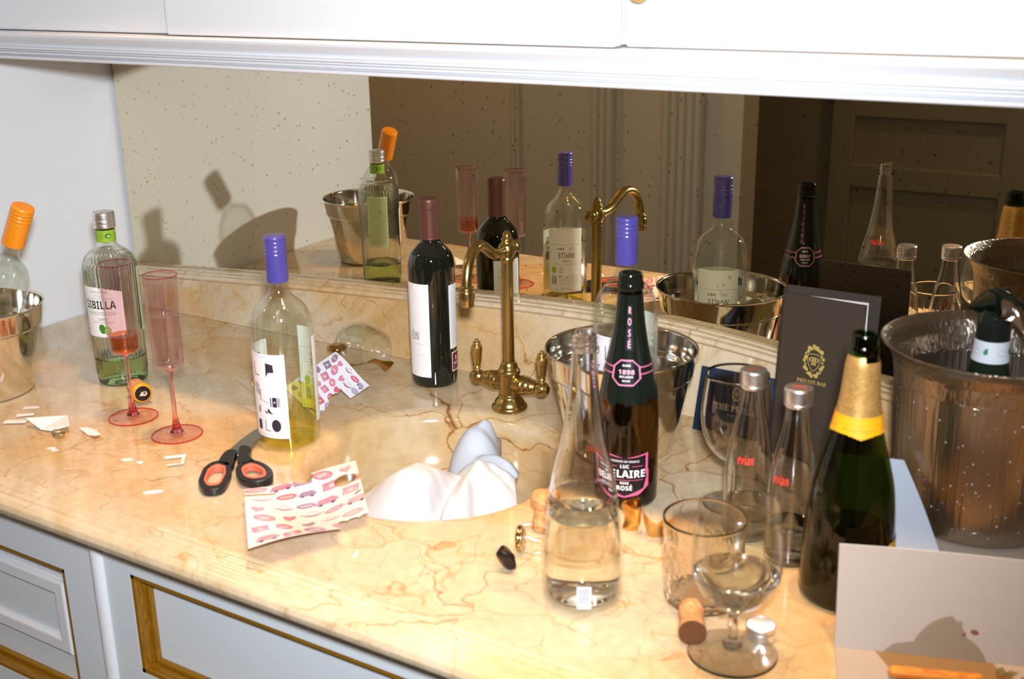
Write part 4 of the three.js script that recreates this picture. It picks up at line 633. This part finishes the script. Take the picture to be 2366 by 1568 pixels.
{
  const A = V3(-0.999, 0.0155, 0.570), B = V3(-0.936, 0.008, 0.426), C = V3(-0.797, 0.020, 0.566), E2 = V3(-0.867, 0.024, 0.696);   // corners: back left, back right, front right, front left
  const f = (u, v) => { const p = A.clone().multiplyScalar((1 - u) * v).addScaledVector(B, u * v).addScaledVector(C, u * (1 - v)).addScaledVector(E2, (1 - u) * (1 - v)); p.y += -0.010 * Math.sin(Math.PI * u) * Math.sin(Math.PI * Math.min(1, v * 1.1)) + 0.003 * Math.sin(u * 5 + v * 3) + 0.001; return p; };
  const keep = (u, v) => {
    const inE = (cx, cy, a, b, t = 0) => { const x = u - cx, y = v - cy, X = x * Math.cos(t) + y * Math.sin(t), Y = -x * Math.sin(t) + y * Math.cos(t); return (X / a) ** 2 + (Y / b) ** 2 < 1; };
    if (u < 0.46 && v > 0.955 - 0.03 * u) return false;                    // trimmed strip on the far edge
    if (inE(0.52, 0.95, 0.085, 0.07)) return false;                       // bite
    if (u > 0.74 && v < 0.155 && v < 0.155 + 0.02 * Math.sin(u * 60)) return false;   // missing front corner
    if (inE(0.87, 0.745, 0.10, 0.075, -0.2) || (u > 0.93 && Math.abs(v - 0.74 + (u - 0.93) * 0.5) < 0.02)) return false;   // lip-shaped hole
    if (inE(0.955, 0.50, 0.035, 0.014, 0.3)) return false;
    if (u < 0.27 && Math.abs(v - 0.825 + 0.05 * u) < 0.014) return false;   // slit
    return true;
  };
  single('sticker_sheet', 'cut-up sheet of pink stickers lying in front of the sink', 'sticker sheet', sheet(f, 150, 150, keep), phys({ map: stickerTex('#f3e2de', 0), roughness: 0.28, clearcoat: 0.5, clearcoatRoughness: 0.12 }));
}
{
  const T = V3(-1.158, 0.058, 0.200), Rc = V3(-1.083, 0.026, 0.212), Bo = V3(-1.092, 0.0015, 0.322), Lc = V3(-1.172, 0.033, 0.305);
  const f = (u, v) => { const p = T.clone().multiplyScalar((1 - u) * v).addScaledVector(Rc, u * v).addScaledVector(Bo, u * (1 - v)).addScaledVector(Lc, (1 - u) * (1 - v)); p.y += 0.004 * Math.sin(u * 4 + 1) * v; return p; };
  const keep = (u, v) => { if (u > 0.72 && v < 0.62 && v > 0.62 - (u - 0.72) * 2.6 && !(v < 0.10)) return false; if (v < 0.16 && u > 0.9) return false; return !((u - 0.85) ** 2 + (v - 0.45) ** 2 < 0.018); };
  single('sticker_sheet', 'torn sheet of grey and pink stickers propped behind the yellow wine bottle', 'sticker sheet', sheet(f, 120, 120, keep), phys({ map: stickerTex('#e9e7ee', 3), roughness: 0.35, clearcoat: 0.3, clearcoatRoughness: 0.15 }));
}
function scrap(label, pts, lift, mat = paper, curl = 0.004) {
  const s = new THREE.Shape(pts.map((p) => V2(p[0], -p[1]))), g0 = new THREE.ExtrudeGeometry(s, { depth: 0.0004, bevelEnabled: false, steps: 1 });
  g0.rotateX(-Math.PI / 2); const p = g0.attributes.position; let cx = 0, cz = 0; pts.forEach((q) => { cx += q[0] / pts.length; cz += q[1] / pts.length; });
  for (let i = 0; i < p.count; i++) { const dx = p.getX(i) - cx, dz = p.getZ(i) - cz; p.setY(i, p.getY(i) + lift + curl * (dx * dx + dz * dz) / 0.0006); } g0.computeVertexNormals();
  return single('paper_scrap', label, 'paper scrap', g0, mat, [0, 0, 0], 'paper scraps on the counter');
}
const around = (x, z, a, b, t, n = 7) => { const l = []; for (let k = 0; k < n; k++) { const q = k / n * Math.PI * 2, X = a * Math.cos(q), Z = b * Math.sin(q); l.push([x + X * Math.cos(t) - Z * Math.sin(t), z + X * Math.sin(t) + Z * Math.cos(t)]); } return l; };
scrap('white paper scrap with a curved edge, next to the silver foil nugget', [[-1.4555, 0.555], [-1.420, 0.509], [-1.377, 0.538], [-1.402, 0.552], [-1.420, 0.556]], 0.0008);
scrap('white paper scrap shaped like a bent strip, left of the pink flute feet', [[-1.372, 0.527], [-1.365, 0.517], [-1.350, 0.514], [-1.326, 0.526], [-1.325, 0.536], [-1.345, 0.533]], 0.0006);
scrap('thin white oval scrap near the counter edge below the square ring scrap', around(-1.116, 0.615, 0.0135, 0.0055, -0.75, 8), 0.0004, paper, 0.001);
scrap('small white oval scrap between the flutes and the scissors', around(-1.227, 0.563, 0.0095, 0.005, -0.5, 8), 0.0004, paper, 0.001);
scrap('tiny round white scrap beside the small oval scrap', around(-1.205, 0.560, 0.006, 0.004, 0.2, 7), 0.0004, paper, 0.001);
scrap('cut white corner scrap with a hole left of the scissors', [[-1.186, 0.534], [-1.166, 0.512], [-1.145, 0.536], [-1.160, 0.553], [-1.165, 0.547], [-1.152, 0.535], [-1.166, 0.520], [-1.180, 0.537]], 0.0006, paper, 0.003);
scrap('narrow white scrap near the left bucket', [[-1.505, 0.535], [-1.487, 0.518], [-1.480, 0.524], [-1.497, 0.542]], 0.0006);
scrap('white scrap at the picture edge below the left bucket', [[-1.497, 0.560], [-1.470, 0.542], [-1.462, 0.552], [-1.490, 0.570]], 0.0006);
scrap('faint white sliver just below the steel bucket by the side wall', [[-1.525, 0.508], [-1.508, 0.494], [-1.500, 0.499], [-1.519, 0.515]], 0.0004, paper, 0.001);
scrap('pair of tiny white chips below the silver foil nugget', around(-1.352, 0.590, 0.007, 0.004, -0.6, 7), 0.0004, paper, 0.001);
scrap('tiny white chip next to the pair below the foil nugget', around(-1.342, 0.592, 0.006, 0.0035, -0.4, 7), 0.0004, paper, 0.001);
scrap('curved white paring in front of the sticker sheet', [[-0.790, 0.602], [-0.784, 0.606], [-0.781, 0.618], [-0.785, 0.617], [-0.787, 0.609]], 0.0004, paper, 0.002);
{
  // clear backing slivers curling up behind the wine bottle
  const clearFilm = phys({ color: lin(0.92, 0.86, 0.78), roughness: 0.15, transmission: 0.7, thickness: 0 });
  const sl = (label, a, b, c) => { const f = (u, v) => { const p = V3(...a).lerp(V3(...b), u); const q = V3(...c).lerp(V3(...b), u); return p.lerp(q, v * (1 - u * 0.2)).add(V3(0, 0.003 * Math.sin(u * 3), 0)); }; single('backing_sliver', label, 'paper scrap', sheet(f, 16, 6), clearFilm, [0, 0, 0], 'slivers of sticker backing'); };
  sl('upper sliver of clear sticker backing left of the yellow wine bottle', [-1.290, 0.022, 0.292], [-1.135, 0.004, 0.352], [-1.190, 0.018, 0.270]);
  sl('lower sliver of clear sticker backing left of the yellow wine bottle', [-1.218, 0.010, 0.352], [-1.120, 0.003, 0.376], [-1.150, 0.012, 0.322]);
}
// ---------------------------------------------------------------- corks, cages, foil
const mushroom = () => lathe(crisp(smooth([[0, 0.0], [0.0125, 0.0], [0.0136, 0.002], [0.0130, 0.010], [0.0112, 0.020], [0.0108, 0.027], [0.0128, 0.031], [0.0148, 0.035], [0.0150, 0.042], [0.0128, 0.0465], [0.006, 0.048], [0, 0.0482]], 50), 0.0003), 40);
{
  const o = thing('champagne_cork', 'champagne cork with a yellow and black cap lying by the lime bottle', 'cork', [-1.413, 0.0155, 0.386]);
  part(o, 'cork_body', mushroom(), corkMat);
  part(o, 'metal_cap', lathe(crisp([[0.0152, 0.041], [0.0158, 0.042], [0.0154, 0.046], [0.0128, 0.0496], [0.010, 0.0500]], 0.0005), 40), std(lin(0.75, 0.33, 0.01), 0.35), null, 'yellow cap rim');
  const t = canvasTex(256, 256, (c, w, h) => { c.fillStyle = '#1a120d'; c.fillRect(0, 0, w, h); c.fillStyle = '#d9c4b4'; c.beginPath(); c.ellipse(146, 108, 40, 46, 0.3, 0, 7); c.fill(); c.beginPath(); c.moveTo(70, 120); c.quadraticCurveTo(110, 140, 130, 200); c.lineTo(160, 150); c.closePath(); c.fill(); c.fillStyle = '#6d4a45'; c.beginPath(); c.ellipse(140, 100, 22, 24, 0.3, 0, 7); c.fill(); });
  const d = new THREE.CircleGeometry(0.0118, 40); d.rotateX(-Math.PI / 2); part(o, 'cap_disc', d, phys({ map: t, roughness: 0.3 }), [0, 0.0506, 0], 'black cap disc with a pale emblem');
  o.quaternion.setFromUnitVectors(V3(0, 1, 0), V3(0.80, 0.08, 0.42).normalize());
}
single('champagne_cork', 'champagne cork standing upright behind the tall open water bottle', 'cork', mushroom(), corkMat, [-0.632, 0.0003, 0.447]);
{
  const o = thing('wine_cork', 'straight cork lying beside the goblet foot', 'cork', [-0.4015, 0.0140, 0.541]);
  part(o, 'cork_body', lathe(crisp(smooth([[0.0118, 0], [0.0128, 0.003], [0.0126, 0.02], [0.0124, 0.028], [0.0136, 0.040], [0.0137, 0.0475]], 30), 0.0003), 40), corkMat);
  const c1 = new THREE.CylinderGeometry(0.0137, 0.0137, 0.0012, 40); part(o, 'cork_end', c1, corkDark, [0, 0.0480, 0], 'dark wet cork end');
  const c2 = new THREE.CylinderGeometry(0.0118, 0.0118, 0.001, 32); part(o, 'cork_end', c2, corkMat, [0, 0.0, 0]);
  o.quaternion.setFromUnitVectors(V3(0, 1, 0), V3(0.42, 0.0, 0.90).normalize());
}
{
  const o = thing('bottle_cap', 'silver screw cap lying open side up beside the goblet stem', 'cap', [-0.328, 0.0006, 0.539]);
  part(o, 'cap_shell', lathe(crisp([[0, 0.0005], [0.0132, 0.0005], [0.0145, 0.002], [0.0146, 0.010], [0.0140, 0.0105], [0.0140, 0.012], [0.0147, 0.0125], [0.0147, 0.016], [0.0139, 0.016], [0.0137, 0.002], [0, 0.0018]], 0.0004), 48), silverCap);
  part(o, 'liner', new THREE.CylinderGeometry(0.0128, 0.0128, 0.0008, 40), std(lin(0.85, 0.85, 0.84), 0.4), [0, 0.0025, 0]);
}
function muselet(label, pos, quat, m) {
  const o = thing('wire_cage', label, 'wire cage', pos);
  part(o, 'ring_wire', new THREE.TorusGeometry(0.0155, 0.0006, 8, 48).rotateX(Math.PI / 2), m, [0, 0.001, 0]);
  for (let k = 0; k < 4; k++) { const a = k * Math.PI / 2; part(o, 'leg_wire', tube([[0.0155 * Math.cos(a), 0.001, 0.0155 * Math.sin(a)], [0.0165 * Math.cos(a + 0.1), 0.012, 0.0165 * Math.sin(a + 0.1)], [0.014 * Math.cos(a), 0.025, 0.014 * Math.sin(a)], [0.0105 * Math.cos(a), 0.031, 0.0105 * Math.sin(a)]], 0.0006, 24, 6), m); }
  part(o, 'top_wire', new THREE.TorusGeometry(0.0105, 0.0006, 8, 40).rotateX(Math.PI / 2), m, [0, 0.031, 0]);
  part(o, 'twist_loop', tube([[0.0155, 0.001, 0], [0.021, 0.002, 0.003], [0.027, 0.003, 0.001], [0.028, 0.002, -0.002], [0.022, 0.001, -0.001], [0.0155, 0.001, 0]], 0.0006, 30, 6), m);
  o.quaternion.copy(quat); return o;
}
const qd = (x, y, z) => new THREE.Quaternion().setFromUnitVectors(V3(0, 1, 0), V3(x, y, z).normalize());
muselet('gold wire cage tangled on the sticker backing left of the yellow wine bottle', [-1.200, 0.019, 0.315], qd(-0.3, 0.9, 0.3), metal(lin(0.75, 0.58, 0.16), 0.3));
{
  const o = muselet('silver wire cage with its gold cap lying beside the black foil scrap', [-0.625, 0.0165, 0.507], qd(0.93, 0.05, -0.35), metal(lin(0.8, 0.78, 0.74), 0.2));
  part(o, 'metal_cap', lathe(smooth([[0, 0.004], [0.010, 0.0035], [0.0148, 0.001], [0.0152, -0.002], [0.0146, -0.003]], 24), 40), metal(lin(0.50, 0.40, 0.12), 0.16), [0, -0.002, 0], 'gold cap');
}
function foil(name, label, cat, r, sc, amp, freq, s, mat, pos, rot = [0, 0, 0]) { const g = crumple(new THREE.IcosahedronGeometry(r, 3), amp, freq, s); g.scale(...sc); g.computeVertexNormals(); g.computeBoundingBox(); const o = single(name, label, cat, g, mat, pos); o.rotation.set(...rot); return o; }
foil('foil_scrap', 'crumpled black foil scrap on the counter beside the silver wire cage', 'foil scrap', 0.013, [0.75, 1.0, 0.8], 0.012, 90, 3, phys({ color: lin(0.018, 0.013, 0.010), roughness: 0.25, metalness: 0.4 }), [-0.616, 0.0135, 0.552], [0.2, 0.3, 0.25]);
foil('foil_scrap', 'small silver and gold foil nugget among the paper scraps', 'foil scrap', 0.008, [1.25, 0.7, 0.8], 0.007, 160, 8, metal(lin(0.75, 0.62, 0.42), 0.2), [-1.378, 0.0055, 0.557], [0, 0.4, 0]);
{
  // torn gold capsule skirts
  const shell = (a0, a1, r, h, amp, s) => crumple(sheet((u, v) => { const a = a0 + (a1 - a0) * u; return V3(r * (0.85 + 0.25 * v) * Math.cos(a), v * h, r * (0.85 + 0.25 * v) * Math.sin(a)); }, 30, 20, (u, v) => v < 0.85 + 0.3 * noise2(u * 7, s)).toNonIndexed(), amp, 70, s);
  single('gold_foil_scrap', 'crumpled gold foil curl touching the rosé bottle base', 'foil scrap', shell(0.5, 5.4, 0.0105, 0.036, 0.010, 2), goldFoil, [-0.540, 0.001, 0.392], 'torn gold foil by the rosé bottle').rotation.set(0.05, 0.4, -0.05);
  single('gold_foil_scrap', 'smooth curved gold foil piece in front of the rosé bottle', 'foil scrap', shell(0.1, 3.2, 0.0165, 0.036, 0.004, 6), goldFoil, [-0.512, 0.003, 0.386], 'torn gold foil by the rosé bottle').rotation.set(0.35, 0.2, -0.15);
}
{
  // things behind the yellow wine bottle
  const o = thing('gold_stopper', 'gold bottle stopper with a round flat top by the splashback', 'stopper', [-1.212, 0.0005, 0.135]);
  part(o, 'knob', lathe(crisp(smooth([[0, 0.046], [0.010, 0.0455], [0.0165, 0.042], [0.0170, 0.039], [0.012, 0.035], [0.006, 0.032], [0.0052, 0.027], [0.0078, 0.023], [0.0100, 0.019], [0.0085, 0.015]], 50), 0.0003), 40), metal(lin(0.55, 0.33, 0.10), 0.12));
  part(o, 'plug', lathe(crisp([[0.0085, 0.016], [0.011, 0.012], [0.0115, 0], [0, 0]]), 32), metal(lin(0.55, 0.33, 0.10), 0.15));
  const gf = crumple(sheet((u, v) => { const a = u * 2.6; return V3((u - 0.5) * 0.075, 0.016 * Math.sin(a) + 0.004 * v, (v - 0.5) * 0.034); }, 30, 16, (u, v) => Math.abs(v - 0.5) < 0.32 + 0.25 * noise2(u * 6, 2)).toNonIndexed(), 0.010, 60, 9);
  single('gold_foil_scrap', 'curled gold foil wrapper inside the overturned clear glass', 'foil scrap', gf, metal(lin(0.48, 0.28, 0.07), 0.2), [-1.155, 0.0065, 0.128]).rotation.y = 0.3;
  const w = thing('overturned_glass', 'clear stemless glass lying on its side against the splashback', 'glass', [-1.225, 0.0395, 0.1]);
  part(w, 'bowl', lathe(hollow(smooth([[0, 0.0], [0.018, 0.002], [0.032, 0.014], [0.0385, 0.034], [0.0375, 0.058], [0.0325, 0.085]], 50), 0.0012), 72), thinGlass);
  w.quaternion.copy(qd(0.97, 0.04, 0.22));
}
// ---------------------------------------------------------------- menu folder and card against the splashback
const leatherBump = dataTex(256, 256, (u, v) => { const n = 128 + 160 * (fbm(u * 70, v * 70, 3) - 0.5); return [clamp8(n), clamp8(n), clamp8(n)]; }, false, [2, 3]);
const crest = (c, x, y, s, col) => {
  c.save(); c.translate(x, y); c.scale(s, s); c.strokeStyle = col; c.fillStyle = col; c.lineWidth = 5;
  c.beginPath(); c.moveTo(-58, -40); c.quadraticCurveTo(0, -62, 58, -40); c.quadraticCurveTo(64, 40, 0, 84); c.quadraticCurveTo(-64, 40, -58, -40); c.stroke();
  for (let k = 0; k < 26; k++) { const a = k / 26 * Math.PI * 2, r = 1 + 0.12 * (k % 2); c.beginPath(); c.arc(76 * r * Math.cos(a), 8 + 104 * r * Math.sin(a) * (Math.sin(a) > 0 ? 1 : 1.05), 9 + 4 * (k % 3), 0, 7); c.fill(); }
  for (let k = -2; k <= 2; k++) { c.beginPath(); c.arc(k * 24, -78 - 10 * (2 - Math.abs(k)), 11, 0, 7); c.fill(); }
  c.save(); c.scale(-1, 1); text(c, 'P', 20, 6, 'bold 84px serif', col); c.restore(); text(c, 'P', 20, 6, 'bold 84px serif', col); c.restore();
};
{
  const o = thing('menu_folder', 'dark brown leather menu folder with a gold crest leaning on the splashback', 'menu', [-0.4775, 0.0005, 0.096]);
  const brown = '#40352a', lm = phys({ color: lin(0.042, 0.030, 0.021), roughness: 0.6, specularIntensity: 0.35, bumpMap: leatherBump, bumpScale: 0.0004 });
  const ft = canvasTex(700, 1280, (c, w, h) => { c.fillStyle = brown; c.fillRect(0, 0, w, h); crest(c, 310, 480, 1.0, '#b59b54'); text(c, 'PRIVATE BAR', 305, 650, 'bold 38px serif', '#b59b54'); });
  const W = 0.124, Hh = 0.230;
  const back = new THREE.Group(); back.name = 'back_cover'; o.add(back);
  part(back, 'cover_board', bx(0, W, 0, Hh + 0.003, -0.0015, 0.0015, 0.0012), lm);
  const pages = part(o, 'paper_insert', bx(0.010, W - 0.0085, 0.006, Hh - 0.0085, 0.0018, 0.0026), std(lin(0.62, 0.60, 0.56), 0.7), null, 'white pages'); pages.rotation.set(0, -0.045, 0.022);
  const fr = new THREE.Group(); fr.name = 'front_cover'; o.add(fr); fr.rotation.y = -0.13;
  part(fr, 'cover_board', bx(0, W - 0.011, 0, Hh - 0.007, 0.002, 0.005, 0.0012), lm);
  const pl = new THREE.PlaneGeometry(W - 0.014, Hh - 0.010); pl.translate(W / 2 - 0.0055, Hh / 2 - 0.0035, 0.0052); part(fr, 'cover_print', pl, phys({ map: ft, roughness: 0.6, specularIntensity: 0.35, bumpMap: leatherBump, bumpScale: 0.0004 }), null, 'gold crest and lettering');
  part(o, 'spine', bx(-0.0028, 0.0012, 0, Hh, -0.0015, 0.005, 0.0014), lm);
  o.rotation.x = -0.095;
}
{
  const o = thing('navy_card', 'navy blue card with gold lettering behind the clear wine glass', 'card', [-0.545, 0.001, 0.0765]);
  const t = canvasTex(900, 720, (c, w, h) => { c.fillStyle = '#0a2038'; c.fillRect(0, 0, w, h); crest(c, 450, 240, 0.62, '#c3a765'); text(c, 'THE PLAZA', 450, 410, 'bold 92px serif', '#d7c08a'); text(c, 'NEW YORK', 450, 490, '36px serif', '#b89d62'); });
  part(o, 'card_board', bx(-0.058, 0.058, 0, 0.092, -0.0012, 0, 0.0005), std(lin(0.004, 0.045, 0.10), 0.45));
  const pl = new THREE.PlaneGeometry(0.1155, 0.0915); pl.translate(0, 0.046, 0.0004); part(o, 'card_print', pl, phys({ map: t, roughness: 0.42 }), null, 'gold lettering');
  o.rotation.x = -0.30;
}
// ---------------------------------------------------------------- paper and food at the counter front
{
  const o = thing('takeaway_box', 'open greasy cardboard food box with its lid standing up', 'box', [-0.2595, 0.0008, 0.519], 19.7 * D);
  const stain = canvasTex(1024, 512, (c, w, h) => { c.fillStyle = '#a0958b'; c.fillRect(0, 0, w, h); c.fillStyle = '#7d6e5b'; c.beginPath(); c.moveTo(w * 0.16, h); c.lineTo(w * 0.20, h * 0.90); c.lineTo(w * 0.27, h * 0.86); c.quadraticCurveTo(w * 0.32, h * 0.62, w * 0.40, h * 0.59); c.lineTo(w * 0.415, h * 0.64); c.lineTo(w * 0.43, h * 0.62); c.lineTo(w * 0.435, h * 0.70); c.lineTo(w * 0.45, h * 0.78); c.quadraticCurveTo(w * 0.50, h * 0.84, w * 0.52, h); c.closePath(); c.fill(); c.fillStyle = '#6d3a1c'; c.beginPath(); c.ellipse(w * 0.475, h * 0.72, 15, 12, 0.5, 0, 7); c.fill(); c.beginPath(); c.ellipse(w * 0.44, h * 0.75, 6, 11, 0.2, 0, 7); c.fill(); });
  const stain2 = canvasTex(1024, 512, (c, w, h) => { c.fillStyle = '#ab9c8d'; c.fillRect(0, 0, w, h); c.fillStyle = '#8a6a3e'; c.beginPath(); c.moveTo(w * 0.14, 0); c.lineTo(w * 0.54, 0); c.lineTo(w * 0.60, h * 0.4); c.lineTo(w * 0.54, h * 0.9); c.lineTo(w * 0.22, h * 0.8); c.lineTo(w * 0.20, h * 0.24); c.closePath(); c.fill(); });
  const W = 0.27;
  const lid = sheet((u, v) => V3(u * W, v * 0.092, -0.041 * v - 0.002 * Math.sin(u * 6) * v), 24, 8); part(o, 'lid', lid, phys({ map: stain, roughness: 0.75 }), null, 'raised lid with a grease stain');
  const lb = sheet((u, v) => V3(u * W, v * 0.092, -0.041 * v - 0.0012 - 0.002 * Math.sin(u * 6) * v), 24, 8); part(o, 'lid_outer', lb, std(lin(0.7, 0.64, 0.57), 0.8));
  part(o, 'base', bx(0, W, 0, 0.0016, 0.0, 0.17), phys({ map: stain2, roughness: 0.7 }));
  const fry = crumple(new THREE.CapsuleGeometry(0.0055, 0.075, 8, 20), 0.004, 80, 3); fry.rotateZ(Math.PI / 2);
  const ft = dataTex(128, 64, (u, v) => { const e = Math.abs(u - 0.5) * 2, n = fbm(u * 12, v * 12, 3); return [clamp8(225 - 60 * n * n - 20 * e), clamp8(150 - 80 * n * n - 30 * e), clamp8(40 - 20 * n)]; });
  const f = single('chip', 'golden potato chip lying in the greasy food box', 'food', fry, phys({ map: ft, roughness: 0.45, clearcoat: 0.3 }), [-0.163, 0.0088, 0.527]); f.rotation.y = 0.42;
  const g = crumple(sheet((u, v) => V3(0.011 * Math.cos(u * 4), v * 0.05, 0.011 * Math.sin(u * 4)), 20, 20, (u, v) => v < 0.85 + 0.2 * noise2(u * 6, 2)).toNonIndexed(), 0.008, 90, 6);
  const k = single('gold_foil_scrap', 'twist of gold foil in the food box', 'foil scrap', g, metal(lin(0.5, 0.36, 0.10), 0.22), [-0.106, 0.016, 0.512]); k.rotation.set(1.1, 0.2, -0.45);
  const cd = sheet((u, v) => { const a = V3(-0.330, 0.116, 0.318).lerp(V3(-0.259, 0.116, 0.300), u), b = V3(-0.300, 0.0315, 0.350).lerp(V3(-0.196, 0.0315, 0.356), u); return b.lerp(a, v).add(V3(0, 0, -0.006 * Math.sin(v * 3))); }, 12, 12);
  single('folded_sheet', 'blank bluish-white sheet leaning between the green bottle and the big bucket', 'paper', cd, std(lin(0.32, 0.36, 0.42), 0.7));
}
renderer.render(scene, camera);
